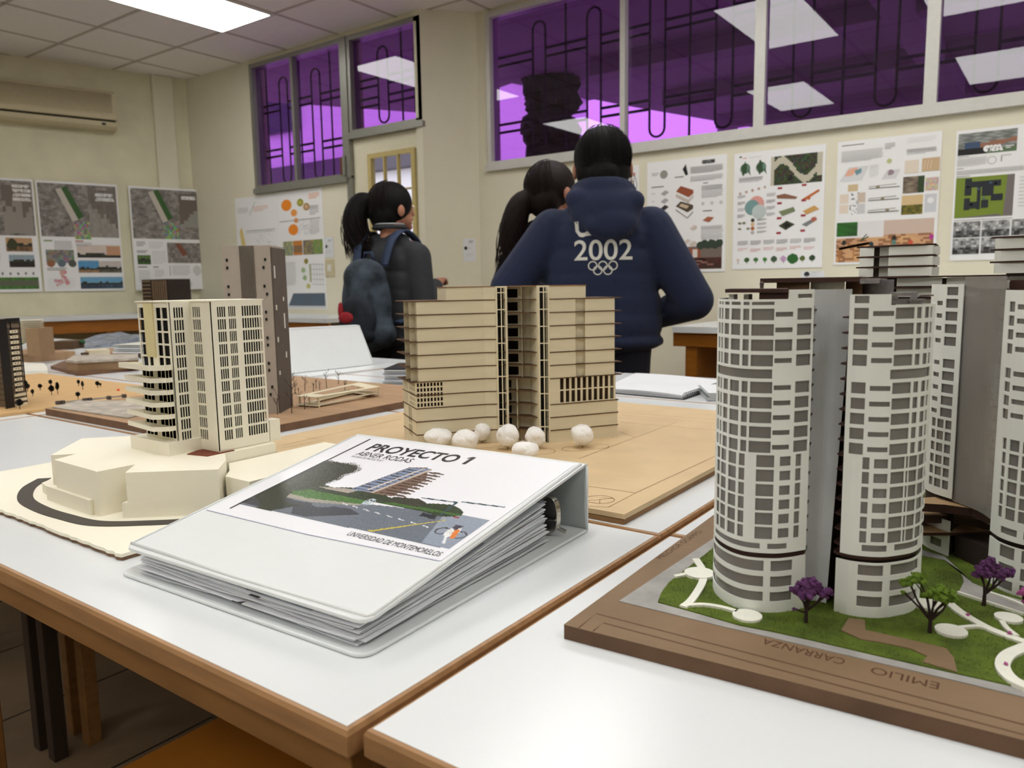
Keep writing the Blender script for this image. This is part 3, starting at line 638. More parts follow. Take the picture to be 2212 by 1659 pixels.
A.poly([(.03, .68), (.12, .79), (.32, .79), (.26, .68)], (218, 218, 220)); A.poly([(.08, .72), (.12, .775), (.2, .785), (.22, .76), (.15, .72)], (228, 176, 150)); A.poly([(.18, .76), (.25, .775), (.25, .74), (.20, .72)], (110, 150, 160)); A.lines(.33, .69, .09, .1, 8, (215, 215, 215)); A.poly([(.45, .67), (.5, .74), (.63, .74), (.59, .67)], (214, 214, 216)); A.ell(.54, .72, .03, (150, 130, 140), wob=.2); A.ell(.52, .81, .025, (190, 196, 140)); A.rect(.67, .70, .13, .10, (226, 214, 196)); A.rect(.83, .705, .18*.9, .10, (200, 172, 136))
for i in range(5): A.line(.845+.03*i, .72, .86+.03*i, .79, .006, (224, 206, 176))
A.rect(.12, .595, .1, .055, (206, 184, 146)); A.rect(.04, .50, .09, .075, (228, 214, 196)); A.rect(.04, .42, .09, .07, (228, 214, 196)); A.rect(.22, .50, .08, .08, (206, 190, 174)); A.rect(.22, .41, .08, .08, (206, 206, 206))
for i in range(26): A.ell(.14+random.random()*.09, .41+random.random()*.17, .006, (90, 100, 100))
for i in range(3): y = .61-.095*i; A.rect(.33, y-.008, .30, .006, (70, 70, 60)); A.line(.33, y+.01, .6, y+.018, .006, (140, 140, 130)); A.ell(.42+.05*i, y+.006, .02, (150, 140, 110), .01, .2)
A.photo(.66, .545, .2, .13, lambda u, v: (90+60*N(u, v, 4), 76+60*N(u, v, 4), 66+50*N(u, v, 4)) if u < .75 else (46, 66, 36), 10, 8); A.photo(.87, .555, .12, .10, lambda u, v: [q+random.uniform(-20, 20) for q in (196, 176, 160)], 6, 6); A.photo(.655, .38, .2, .15, lambda u, v: (214, 186, 140) if v > .55 else (70+70*N(u, v, 8), 74+50*N(u, v, 8), 34), 10, 8); A.rect(.87, .39, .11, .14, (206, 208, 212)); A.ell(.925, .48, .03, (236, 236, 236))
A.photo(.02, .02, .95, .325, lambda u, v: (40, 80+30*N(u, v, 9), 34) if (u < .22 and v > .65) else ((226, 224, 224) if u < .5 and v > .62 else ((206, 184, 168) if v > .66 else ((196+20*N(u, v, 6), 150+20*N(u, v, 6), 118) if N(u, v, 13, 2) > .45 else (150, 104, 70)))), 40, 20)
for x, y, q in ((.60, .20, (40, 30, 30)), (.60, .165, (90, 130, 120)), (.76, .16, (200, 90, 60)), (.95, .20, (180, 60, 140)), (.38, .16, (40, 56, 60)), (.10, .18, (30, 40, 40))): A.ell(x, y, .022, q, .022, .15)
for i in range(7): A.line(.27, .19, .27+.09*cos(.5+i*.35), .19+.07*sin(.5+i*.35), .01, (56, 80, 46))
A.line(.05, .13, .36, .17, .03, (206, 150, 116)); A.line(.06, .12, .06, .03, .015, (180, 116, 60)); A.line(.2, .13, .2, .04, .012, (180, 116, 60))
poster('presentation board with a warm classroom picture across its foot', A)
A = rp((2067, 284, 563), 2330)
A.photo(.02, .81, .5, .165, lambda u, v: (18, 18, 20) if (v < .3 and u < .5) else ((92, 116, 84) if v < .2 else ((150, 105, 84) if abs(v-.45-.2*(u-.6)) < .10 and u > .4 else ((60, 80, 110) if abs(u-.25) < .12 and .3 < v < .6 else (96+60*N(u, v, 9), 100+60*N(u, v, 9), 96+60*N(u, v, 9))))), 26, 14)
A.text('CASA', .24, .83, .17, .06, (240, 240, 240)); A.lines(.43, .83, .07, .025, 2, (235, 235, 235)); A.line(.02, .80, .12, .80, .004, (50, 50, 50)); A.lines(.02, .72, .26, .07, 9, (214, 214, 214)); A.ring(.32, .755, .04, .008, (190, 190, 190)); A.line(.40, .74, .40, .785, .012, (170, 170, 170)); A.line(.40, .785, .48, .785, .008, (180, 180, 180)); A.lines(.02, .66, .9, .035, 5, (190, 190, 190)); A.line(.02, .71, .08, .71, .004, (50, 50, 50)); A.line(.02, .65, .14, .65, .004, (50, 50, 50)); A.lines(.6, .7, .35, .25, 20, (220, 220, 220), .25)
A.rect(.02, .33, .5, .31, (118, 138, 44)); A.poly([(.44, .33), (.52, .33), (.52, .64), (.46, .64)], (116, 108, 106)); A.poly([(.02, .33), (.4, .35), (.44, .33)], (116, 108, 106))
for x, y, w_, h in ((.10, .50, .06, .13), (.16, .56, .25, .045), (.21, .39, .03, .2), (.25, .49, .1, .08), (.33, .45, .1, .05), (.10, .39, .05, .09), (.15, .40, .07, .05), (.25, .40, .06, .06)): A.rect(x, y, w_, h, (34, 38, 46))
for i in range(14): A.rect(.11+random.random()*.28, .40+random.random()*.2, .025, .012, (78, 96, 120))
A.ell(.485, .61, .018, (240, 240, 240)); A.text('CCI', .33, .435, .08, .04, (236, 236, 236)); A.lines(.56, .38, .36, .24, 9, (206, 206, 206), .3)
for i in range(3):
    for j in range(2): A.photo(.02+.25*i, .17-.13*j+.01, .235, .12, (lambda k: lambda u, v: [210-120*N(u, v, 7, k)-(70 if v < .4 else 0)]*3)(i*2+j), 10, 7)
A.rect(.02, .31, .5, .003, (40, 40, 40))
poster('board headed CASA with a green site plan at the far right of the right wall', A)

def card(label, x0, y0, x1, y1, Y, mark=True, plane=None):
    a = WY(x0, y0, Y); b = WY(x1, y1, Y); A = flat(a.x, b.x, b.z, a.z, Y, .002, white=(222, 224, 226)); A.lines(.45, .75, .4, .12, 2, (150, 150, 150)); A.ell(.25, .55, .12, (40, 44, 50)) if mark else None; A.lines(.4, .5, .3, .06, 1, (180, 180, 180)); A.lines(.2, .2, .6, .15, 3, (205, 205, 205)); poster(label, A, 'paper_notice', 'notice')
card('small white notice on the wall above the light switch', 700, 513, 722, 556, YM)
card('small white notice under the board with the row of trees', 1731, 586, 1780, 600, YR)
pn = Vector((-.35, .195, 0)); 
P0 = Vector((XC, YM-.02, 0)); Dp = Vector((-3.585+3.78, YR-.06-YM+.02, 0)).normalized()
a, b = WL(1000, 515, P0, Dp), WL(1028, 565, P0, Dp); nn = Vector((Dp.y, -Dp.x, 0))
A = Art((a.x+nn.x*.002, a.y+nn.y*.002, b.z), (b.x-a.x, b.y-a.y, 0), (0, 0, a.z-b.z), nn, .002, (222, 224, 226)); A.lines(.45, .78, .4, .12, 2, (120, 120, 120)); A.ell(.2, .58, .14, (30, 40, 44)); A.lines(.42, .55, .3, .04, 1); A.lines(.2, .2, .6, .15, 3, (208, 208, 208)); poster('small white notice on the pier beside the door', A, 'paper_notice', 'notice')
a, b = WY(703, 561, YM), WY(724, 597, YM); t = thing('light_switch', 'cream light switch plate on the wall right of the orange-circle poster', 'light switch', ((a.x+b.x)/2, YM, b.z))
m = MB(); m.box((a.x, YM-.009, b.z), (b.x, YM-.001, a.z)); build(m, 'plate', CREAMP, t, bevel=.003)
m = MB(); w_ = b.x-a.x; h = a.z-b.z; m.box((a.x+w_*.3, YM-.014, b.z+h*.3), (b.x-w_*.3, YM-.009, a.z-h*.3)); build(m, 'rocker', WHITEP, t, bevel=.002)
# door hinge closer on the mullion
t = thing('window_latch', 'small brown and metal latch on the mullion beside the left window', 'latch', (-4.56, YM-.04, 1.85)); 
m = MB(); m.box((-4.62, YM-.045, 1.87), (-4.59, YM-.03, 2.0)); build(m, 'plate', M('latch_brown', (96, 58, 36), .5), t); m = MB(); m.box((-4.59, YM-.05, 1.86), (-4.565, YM-.03, 2.01)); build(m, 'bracket', ALU, t, bevel=.002)

# ------------------------------------------------------------------ ring binder in front
VINYL = M('white_vinyl', (226, 230, 231), .3, var=.01, coat=.08)
VING = M('grey_vinyl_lining', (176, 182, 182), .4, var=.03)
PAPER = M('paper', (226, 228, 232), .6, var=.03, scale=8)
SLEEVE = M('plastic_sleeve', (196, 200, 210), .15, var=.08, scale=60, trans=.35)
CHROME = M('nickel', (190, 186, 176), .18, 1., var=.1)
COVER = printmat('glossy_cover_print', .34, .12, .3)
th = radians(2.2); bd = thing('ring_binder', 'thick white ring binder titled PROYECTO 1 lying on the front desk', 'binder', (-.388, .355, .75), 0)
# local frame: u to the left (0..W), y to the spine, z up
def BP(u, y, z): return (-.388-cos(th)*u-sin(th)*y, .355-sin(th)*u+cos(th)*y, .75+z)
DY = .325; ZS = .0735; ZF = .026
def cz(v): return ZF+(ZS-ZF)*v
def width(v): return .309+.022*v
def CV(uu, v, dz=0.):     # cover plane: uu 0 left .. 1 right, v 0 free edge .. 1 spine
    return BP(width(v)*(1-uu), DY*v, cz(v)+dz)
def plate(name, F, th_, mat, rnd=.012, nb=5, parent=bd, segs=1, bev=.001):
    """rounded rectangle plate in F(u 0..1, v 0..1, dz)"""
    pts = []
    for cu, cv, a0 in ((1, 0, -90), (1, 1, 0), (0, 1, 90), (0, 0, 180)):
        r = rnd if cv == 0 else .003
        for k in range(nb): a = radians(a0+90*k/(nb-1)); pts.append((cu+(-1 if cu else 1)*r/.32+r/.32*cos(a), cv+(-1 if cv else 1)*r/.325+r/.325*sin(a)))
    m = MB(); n = len(pts); m.add([F(p[0], p[1], 0) for p in pts]+[F(p[0], p[1], th_) for p in pts], [tuple(range(n))[::-1], tuple(range(n, 2*n))]+[(i, (i+1) % n, n+(i+1) % n, n+i) for i in range(n)])
    return build(m, name, mat, parent, bevel=bev)
back = plate('back_cover', lambda u, v, d: BP(width(v)*(1-u)*1.01-.002, DY*v-.006*(1-v), .0004+d), .003, VINYL)
front = plate('front_cover', lambda u, v, d: CV(u, v, -.0035+d), .0035, VINYL)
# raised welded rims of the cover
for nm, pts in (('front_cover_rim', [(0.012, .02), (.5, .014), (.985, .02), (.992, .03), (.992, .5), (.99, .985)]),):
    m = MB(); m.tube([CV(a, b, .0002) for a, b in pts], .0018, 8); m.tube([CV(a, b, .0001) for a, b in ((.012, .03), (.01, .5), (.01, .98))], .0012, 6)
    build(m, 'welded_rim', VINYL, front, smooth=True)
m = MB()
m.panel(lambda u, v, d: BP(width(1)*(1-u), DY+.0005+d-.003*sin(pi*v), .0008+v*(ZS-.003)), 0, 1, 0, 1, [], .003, dv=.1)
build(m, 'spine', [VING], bd, bevel=.0006)
m = MB(); m.tube([BP(-.0002, DY+.002, .002), BP(-.0002, DY+.002, ZS-.003)], .0016, 8); m.tube([BP(0, DY+.002, .001), BP(.329, DY+.002, .001)], .0016, 8); m.tube([BP(0, DY+.002, ZS-.002), BP(.331, DY+.002, ZS-.002)], .0018, 8)
build(m, 'hinge_welt', VINYL, bd, smooth=True)
# insert sheet with picture
m = MB(); nz_ = .0004
def CL(uu, v, k=0): return CV(uu, v, nz_+.00012*k)
ins = [(.022, .975), (.972, .985), (.975, .285), (.5, .262), (.03, .262)]
m.add([CL(*p) for p in ins], [tuple(range(5))], 0, c(236, 237, 243))
m.add([CL(.03, .262, 1), CL(.5, .262, 1), CL(.975, .285, 1), CL(.975, .288, 1), CL(.5, .265, 1), CL(.03, .265, 1)], [tuple(range(6))], 0, c(196, 196, 222))
NX, NY = 250, 120; U0, U1, V0, V1 = .095, .955, .335, .80
uu = (np.arange(NX)+.5)/NX*(U1-U0)+U0; vv = (np.arange(NY)+.5)/NY*(V1-V0)+V0; UU, VV = np.meshgrid(uu, vv)
img = np.zeros((NY, NX, 3)); mask = np.zeros((NY, NX), bool)
def nse(f, k=0): return .5+.25*np.sin(UU*f*9+k+3*np.sin(VV*f*7+k))+.25*np.cos(VV*f*11-k+2*np.sin(UU*f*6))
g0 = rng.rand(NY, NX)
def inpoly(P_):
    r = np.zeros((NY, NX), bool); n = len(P_)
    for i in range(n):
        x1, y1 = P_[i]; x2, y2 = P_[(i+1) % n]
        cnd = ((y1 > VV) != (y2 > VV)) & (UU < (x2-x1)*(VV-y1)/((y2-y1) or 1e-9)+x1); r ^= cnd
    return r
def put(mk, col, var=0.):
    global img, mask
    v = np.array(col)*1.; a = (g0[..., None]-.5)*var; img = np.where(mk[..., None], v+a, img); mask |= mk
put(inpoly([(.095, .42), (.62, .50), (.955, .53), (.955, .345), (.095, .335)]), (108, 116, 128), 16)
put(inpoly([(.80, .525), (.955, .53), (.955, .345), (.86, .345)]), (146, 156, 172), 12)
put(inpoly([(.095, .47), (.30, .445), (.50, .475), (.53, .52), (.45, .535), (.095, .56)]), (70, 112, 50), 50)
put(inpoly([(.095, .435), (.32, .43), (.50, .465), (.525, .49), (.50, .478), (.30, .452), (.095, .462)]), (158, 152, 140), 12)
put(inpoly([(.095, .345), (.40, .345), (.56, .42), (.50, .44), (.30, .425), (.095, .43)]) & (nse(3) > .3), (62, 66, 74), 20)
put((VV > .505) & (VV < .54+.02*nse(5, 1)+.03*np.exp(-((UU-.45)/.1)**2)) & (UU > .25) & (UU < .76) & (VV < .60-.12*(UU-.45)), (50, 62, 42), 36)
put(inpoly([(.26, .535), (.36, .555), (.42, .555), (.40, .53), (.30, .53)]), (168, 160, 150), 20)
put(inpoly([(.57, .56), (.66, .575), (.72, .55), (.72, .52), (.57, .52)]), (60, 62, 50), 24)
put(((UU-.775)/.075)**2+((VV-.535)/.034)**2 < 1+.3*nse(6), (48, 64, 40), 36)
put(inpoly([(.555, .505), (.86, .52), (.86, .53), (.60, .525)]), (70, 106, 50), 26)
tre = (((UU-.15)/.12)**2+((VV-.60)/.13)**2 < .9+.7*nse(4, 2)*g0) | (((UU-.22)/.07)**2+((VV-.68)/.055)**2 < .6+.8*g0)
put(tre & (UU > .095), (54, 58, 44), 52)
put(inpoly([(.095, .335), (.25, .335), (.34, .42), (.22, .47), (.095, .49)]) & (nse(2) > .35), (52, 58, 50), 20)
# tower
put(inpoly([(.385, .555), (.49, .555), (.56, .56), (.58, .70), (.56, .735), (.515, .795), (.45, .775)]), (120, 100, 86), 14)
put(inpoly([(.385, .555), (.47, .56), (.535, .79), (.455, .772)]), (128, 144, 172), 16)
for k in range(10):
    a = .565+.021*k; put(inpoly([(.39+.0075*k, a), (.475+.0062*k, a+.004), (.475+.0062*k, a+.009), (.39+.0075*k, a+.007)]), (66, 60, 58), 10)
    put(inpoly([(.50+.005*k, a+.004), (.60-.001*k, a+.008), (.598-.001*k, a+.016), (.50+.005*k, a+.011)]), (74, 52, 44), 12)
    put(inpoly([(.56-.0*k, a), (.612, a+.004), (.606, a+.012), (.56, a+.010)]), (112, 96, 86), 10)
put(inpoly([(.44, .57), (.452, .57), (.515, .785), (.505, .782)]), (204, 196, 190), 6)
put(inpoly([(.47, .56), (.482, .56), (.545, .78), (.535, .79)]), (196, 182, 168), 6)
# lane marks, yellow line, signals
for k in range(8): x = .44+.05*k; y = .462-.0045*k; put(inpoly([(x, y), (x+.028, y-.006), (x+.03, y-.002), (x+.002, y+.004)]), (222, 224, 228))
put(inpoly([(.655, .345), (.675, .345), (.835, .482), (.83, .486)]), (214, 196, 70), 10); put(inpoly([(.662, .350), (.668, .350), (.825, .478), (.822, .480)]), (110, 116, 120))
put(inpoly([(.915, .365), (.925, .365), (.90, .41), (.892, .41)]), (230, 232, 236))
put(inpoly([(.735, .50), (.79, .498), (.80, .475), (.74, .478)]), (40, 44, 52), 20); put(inpoly([(.84, .515), (.86, .515), (.862, .505), (.842, .505)]), (150, 60, 60))
put(inpoly([(.66, .587), (.79, .598), (.79, .592), (.66, .581)]), (44, 66, 80)); put(inpoly([(.783, .597), (.792, .595), (.80, .50), (.795, .50)]), (50, 78, 92)); put(inpoly([(.80, .607), (.945, .62), (.945, .614), (.80, .600)]), (48, 76, 90))
for k, (x, y, r, q) in enumerate(((.868, .425, .022, (60, 60, 64)), (.93, .422, .022, (60, 60, 64)))):
    d = ((UU-x)**2+((VV-y)*1.05)**2)**.5; put((d < r) & (d > r-.005), q)
put(((UU-.90)/.02)**2+((VV-.43)/.03)**2 < 1, (222, 222, 222), 60); put(inpoly([(.895, .45), (.915, .445), (.93, .40), (.915, .395)]), (222, 130, 60), 30); put(inpoly([(.88, .47), (.91, .47), (.90, .44), (.885, .45)]), (70, 66, 80), 30)
put((((UU-.52)/.02)**2+((VV-.50)/.025)**2 < 1) & (g0 > .4), (170, 186, 196), 60)
jj, ii = np.nonzero(mask)
for j, i in zip(jj, ii):
    a, b = U0+(U1-U0)*i/NX, V0+(V1-V0)*j/NY; e, f_ = (U1-U0)/NX, (V1-V0)/NY
    q = np.clip(img[j, i], 0, 255); m.add([CL(a, b, 1), CL(a+e, b, 1), CL(a+e, b+f_, 1), CL(a, b+f_, 1)], [(0, 1, 2, 3)], 0, c(*q))
DK = c(44, 44, 48)
def TX(u0, v0, k=2): return lambda x, y: CL(u0+x, v0+y*.31/.325*1.05, k)
m.add([CL(.098, .965, 2), CL(.106, .965, 2), CL(.106, .30, 2), CL(.098, .30, 2)], [(0, 1, 2, 3)], 0, DK)
m.text('PROYECTO', TX(.165, .862), .095, 0, DK, .0022, fit=.405); m.add([CL(*p, 2) for p in ((.608, .862), (.622, .862), (.622, .929), (.608, .929))], [(0, 1, 2, 3)], 0, DK); m.add([CL(*p, 2) for p in ((.608, .929), (.596, .918), (.596, .908), (.608, .916))], [(0, 1, 2, 3)], 0, DK); m.text('ABNER RODAS', TX(.165, .808), .055, 0, DK, .0, fit=.255)
m.text('MATERIA DE PROYECTOS 1', TX(.165, .785), .022, 0, c(130, 130, 136), 0, fit=.15); m.text('UNIVERSIDAD DE MONTEMORELOS', TX(.62, .302), .034, 0, c(60, 60, 66), 0, fit=.335)
build(m, 'printed_insert', COVER, front)
# sheets
m = MB(); r_ = random.Random(3); NS = 34
for i in range(NS):
    f = i/(NS-1); jx, jy, js = r_.uniform(-.004, .004), r_.uniform(-.006, .004), r_.uniform(-.005, .003); kind = 0 if r_.random() < .85 else 1
    if r_.random() < .16: jx -= .006; jy -= .004
    za = .0045+f*.0155; zb2 = .0052+f*.041; ph = r_.uniform(0, 6); t_ = .00055 if kind == 0 else .0003
    nu, nv = 7, 6; vs = []
    for top in (0, 1):
        for a in range(nu+1):
            for b in range(nv+1):
                u = .013+jx*.8+(.272+js)*a/nu; y = .006+jy*.8+.257*b/nv; v = b/nv
                z = za+(zb2-za)*v**1.15+.0011*sin(ph+a*.9)*(.3+.7*(1-v))+.0008*sin(ph*2+b*1.3+a); z = min(z, cz(y/DY)-.0048-.0004*(1-f)*3)
                vs.append(BP(u, y, z+top*t_))
    A_ = lambda a, b, tp: tp*(nu+1)*(nv+1)+a*(nv+1)+b; fs = []
    for a in range(nu):
        for b in range(nv): fs += [(A_(a,b,1), A_(a+1,b,1), A_(a+1,b+1,1), A_(a,b+1,1)), (A_(a,b,0), A_(a,b+1,0), A_(a+1,b+1,0), A_(a+1,b,0))]
    for a in range(nu): fs += [(A_(a,0,0), A_(a+1,0,0), A_(a+1,0,1), A_(a,0,1)), (A_(a,nv,0), A_(a,nv,1), A_(a+1,nv,1), A_(a+1,nv,0))]
    for b in range(nv): fs += [(A_(0,b,0), A_(0,b,1), A_(0,b+1,1), A_(0,b+1,0)), (A_(nu,b,0), A_(nu,b+1,0), A_(nu,b+1,1), A_(nu,b,1))]
    m.add(vs, fs, kind)
    if i in (9, 17, 30): b0 = r_.uniform(.08, .16); q_ = Vector(BP(b0, .002+jy, za+.0006)); m.obox(q_, Vector(BP(b0+.012, .002+jy, za+.0006))-q_, Vector(BP(b0, .01+jy, za+.0006))-q_, (0, 0, .0003), 2)
build(m, 'page_stack', [PAPER, SLEEVE, M('toner_black', (30, 30, 34), .5)], bd, smooth=False)
# ring mechanism at the spine
mech = MB(); 
for a in (.09, .17): mech.tube([BP(a, .262, .004)]+[BP(a, .262+.022*(1-cos(t_)), .034+.026*sin(t_)) for t_ in np.linspace(.3, 2.8, 9)]+[BP(a, .306, .004)], .0018, 8)
mech.obox(BP(.03, .262, .0036), Vector(BP(.26, .262, .0036))-Vector(BP(.03, .262, .0036)), Vector(BP(.03, .306, .0036))-Vector(BP(.03, .262, .0036)), (0, 0, .003))
mo = build(mech, 'ring_mechanism', CHROME, bd, smooth=True, bevel=.0008)
m = MB(); prf = [(.052, .005), (.026, .004), (.014, .010), (.011, .022), (.012, .036), (.016, .043), (.021, .045), (.026, .042), (.030, .032), (.036, .020), (.046, .012), (.054, .009)]
prf = smoothpoly(prf, 4); n = len(prf); vs = [BP(y, .284, z) for y, z in prf]+[BP(y, .292, z) for y, z in prf]
m.add(vs, [tuple(range(n))[::-1], tuple(range(n, 2*n))]+[(i, (i+1) % n, n+(i+1) % n, n+i) for i in range(n)])
m.tube([BP(.020, .288, .014), BP(.004, .290, .009)], .0022, 6); m.tube([BP(.034, .283, .020), BP(.012, .283, .022)], .0012, 6)
build(m, 'lever', CHROME, mo, bevel=.0008)

# ------------------------------------------------------------------ cream card model with the dark road (left)
CARD = M('cream_card', (243, 238, 220), .6, var=.02, scale=6); CARDD = M('card_edge_brown', (120, 92, 70), .9, var=.3, scale=80)
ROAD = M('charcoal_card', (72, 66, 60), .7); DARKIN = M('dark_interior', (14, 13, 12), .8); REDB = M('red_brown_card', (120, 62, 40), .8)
cm = thing('card_tower_model', 'cream card tower model with a dark curved road strip, left of the binder', 'architectural model', (-.95, .6, .75))
m = MB(); r_ = random.Random(5); edge = [(-1.225+.494*i/60, .357+r_.uniform(-.0012, .0012)) for i in range(61)]
bp_ = edge+[(-.731, .40), (-.7315, .716), (-1.223, .716), (-1.224, .6)]
m.prism(bp_, .7535, .757); m2 = [(x*1.0, y+.0008) for x, y in bp_]; m.prism(m2, .7502, .7535, 1)
board = build(m, 'base_board', [CARD, CARDD], cm)
def GP(l, z): return [tuple(G(a, b, z)[:2]) for a, b in l]
ctr = openspline([(*G(96, 1034, .757)[:2], 0), (*G(62, 1055, .757)[:2], 0), (*G(56, 1080, .757)[:2], 0), (*G(90, 1101, .757)[:2], 0), (*G(140, 1117, .757)[:2], 0), (*G(205, 1131, .757)[:2], 0), (*G(300, 1131, .757)[:2], 0), (*G(420, 1124, .757)[:2], 0), (*G(520, 1105, .757)[:2], 0)], 8)
m = MB(); L_, R_ = [], []
for i, p in enumerate(ctr):
    d = (ctr[min(i+1, len(ctr)-1)]-ctr[max(i-1, 0)]).normalized(); n = Vector((-d.y, d.x, 0)); wd = .0085; L_.append(p+n*wd); R_.append(p-n*wd)
k = len(ctr); m.add([(v.x, v.y, .7578) for v in L_+R_]+[(v.x, v.y, .757) for v in L_+R_], [(i, i+1, k+i+1, k+i) for i in range(k-1)]+[(2*k+i, 2*k+i+1, i+1, i) for i in range(k-1)]+[(k+i, k+i+1, 3*k+i+1, 3*k+i) for i in range(k-1)])
build(m, 'road_strip', ROAD, cm)
ZP_ = .809
pod = [(-.984, .411), (-.875, .409), (-.874, .452), (-.843, .424), (-.767, .490), (-.801, .523), (-.836, .545), (-.836, .61), (-.90, .66), (-1.043, .60), (-1.099, .497), (-1.019, .422), (-1.0, .44)]
m = MB(); m.prism([(-.984, .411), (-.875, .409), (-.874, .452), (-.843, .424), (-.767, .490), (-.801, .523), (-.836, .545), (-.836, .62), (-.96, .64), (-.99, .50), (-.995, .44)], .757, ZP_)
m.prism([(-.99, .452), (-1.019, .422), (-1.099, .497), (-1.055, .545), (-.90, .63)], .757, ZP_-.0006)
build(m, 'podium', CARD, cm, bevel=.0004)
m = MB(); m.prism([(-1.005, .4075), (-.890, .4045), (-.892, .4115), (-1.003, .4155)], .757, .7745); m.prism([(-.8475, .4195), (-.770, .4875), (-.776, .494), (-.852, .428)], .757, .7745); m.prism([(-1.049, .421), (-1.028, .417), (-1.012, .425), (-1.05, .465), (-1.07, .45)], .757, .769)
build(m, 'lower_step', CARD, cm, bevel=.0004)
m = MB(); m.prism([(-.7785, .506), (-.733, .506), (-.733, .70), (-.834, .70), (-.834, .548), (-.80, .526)], .757, .796); build(m, 'side_block', CARD, cm, bevel=.0004)
m = MB(); m.prism([(-.842, .542), (-.842, .62), (-.90, .62), (-.90, .542)], .809, .8105); m.prism([(-.87, .515), (-.838, .522), (-.838, .56), (-.89, .56)], .809, .8100, 1); build(m, 'podium_pad', [CARD, REDB], cm)
# plinth under the left wing
m = MB(); m.prism([(-.968, .497), (-.8785, .497), (-.8785, .56), (-.968, .56)], .809, .8255); build(m, 'plinth', CARD, cm, bevel=.0004)
ZT = .9955; FH = .0153
tw = MB()
inner = MB()
inner.prism([(-.950, .5135), (-.8845, .5135), (-.8875, .5465), (-.8465, .5465), (-.8465, .612), (-.90, .625), (-.948, .60)], .8255, ZT-.001)
inner.prism([(-.8465, .5465), (-.8465, .613), (-.92, .63), (-.92, .542)], .8105, .8255)
def rows_(n, z1, fh, h): return [(z1-fh*i-h, z1-fh*i) for i in range(n)]
def face(p0, p1, z0, z1, cols, rows, t=.0012):
    L = math.hypot(p1[0]-p0[0], p1[1]-p0[1]); dx_, dy_ = (p1[0]-p0[0])/L, (p1[1]-p0[1])/L; nx_, ny_ = dy_, -dx_
    H = [(a*L, b*L, r0, r1) for a, b in cols for r0, r1 in rows]
    tw.panel(lambda u, v, d: (p0[0]+dx_*u+nx_*(.0018-d), p0[1]+dy_*u+ny_*(.0018-d), v), 0, L, z0, z1, H, t)
R11 = rows_(11, ZT-.0065, FH, .0125)
# big right face (windows in groups)
def grp(a, b, n, g=.30): w_ = (b-a)/n; return [(a+w_*i+w_*g/2, a+w_*(i+1)-w_*g/2) for i in range(n)]
face((-.8440, .5435), (-.8440, .6160), .811, ZT, grp(.095, .26, 4, .26)+grp(.31, .455, 4, .26)+grp(.57, .97, 8, .26), R11)
face((-.8845, .5430), (-.8440, .5430), .8105, ZT, grp(.10, .52, 4, .26), R11)
face((-.8810, .5120), (-.8845, .5420), .8255, ZT, grp(.12, .60, 4, .26), R11)
RL = rows_(5, ZT-.0065, .0153, .0130)
face((-.9510, .5120), (-.8810, .5120), .8255, ZT, [(.04, .235), (.29, .41), (.60, .75), (.79, .96)], RL)
to = build(tw, 'tower_facade', CARD, cm)
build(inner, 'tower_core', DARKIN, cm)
# lower glazing mullions of the balcony floors sit behind: cut as plain dark bays
m = MB(); m.panel(lambda u, v, d: (-.951+u, .5100+d, v), 0, .070, .8258, .9145, [(a, b, z, z+.0112) for z in [.8285+.0149*i for i in range(6)] for a, b in ((.002, .009), (.010, .017), (.0185, .026), (.0365, .044), (.0455, .053), (.055, .0605), (.062, .0685))], .001)
build(m, 'glazed_bays', CARD, cm)
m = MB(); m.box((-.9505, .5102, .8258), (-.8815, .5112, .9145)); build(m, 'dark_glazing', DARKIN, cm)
m = MB(); m.box((-.9335, .5080, .928), (-.9135, .5105, ZT-.001)); build(m, 'recess_panel', M('cream_card_warm', (226, 214, 166), .6), cm)
m = MB(); m.prism([(-.953, .508), (-.8805, .508), (-.8835, .5395), (-.8420, .5395), (-.8420, .618), (-.90, .632), (-.953, .605)], ZT, ZT+.0016); build(m, 'roof_plate', CARD, cm)
m = MB(); m.box((-.862, .6185, .81), (-.8445, .635, .838)); build(m, 'rear_wing', CARD, cm)
for i in range(6):
    z = .8393+.0149*i; k = 1 if i < 5 else 1.12
    pts = [(-.9512, .5098), (-.972*1.0-.004*(i == 5), .498-.004*(i == 5)), (-.896, .4885), (-.8808, .5015), (-.8812, .5098)]
    m = MB(); m.prism(pts, z, z+.0009)
    for a, b in ((0, 1), (1, 2), (2, 3), (3, 4)):
        p, q = Vector((*pts[a], z)), Vector((*pts[b], z)); d = (q-p).normalized(); n = Vector((-d.y, d.x, 0)); m.obox(p+n*-.0004, q-p, n*.0010, (0, 0, .0056+.001*(i == 5)))
    build(m, 'balcony', CARD, cm)

# ------------------------------------------------------------------ laser-cut wooden tower model on its MDF board (centre)
MDF = M('mdf_light', (208, 182, 142), .65, var=.05, scale=18, bump=.15, bscale=200); MDFE = M('mdf_edge', (140, 104, 66), .7, var=.1)
PLY = M('pale_plywood', (222, 212, 184), .6, var=.03, scale=20, stretch=(1, 1, 6)); BURN_GAP = M('burnt_edge_and_shadow_gap', (88, 62, 36), .7, var=.15)
ENGR = M('engraved_line', (128, 88, 46), .8)
wm = thing('wooden_tower_model', 'pale laser-cut wooden tower model with cotton trees on a square fibreboard base', 'architectural model', (-.7225, 1.07, .75))
BX0, BX1, BY0, BY1 = -1.068, -.377, .722, 1.424
m = MB(); m.box((BX0, BY0, .7502), (BX1-.001, BY1, .7555), 1); m.box((BX0, BY0+.001, .7555), (BX1-.004, BY1, .7562), 2); m.box((BX0, BY0, .7562), (BX1, BY1, .7622), 0)  # thin dark middle strip paints the shadow gap between the two layers
wb = build(m, 'base_board', [MDF, MDFE, BURN_GAP], wm, bevel=.0004)
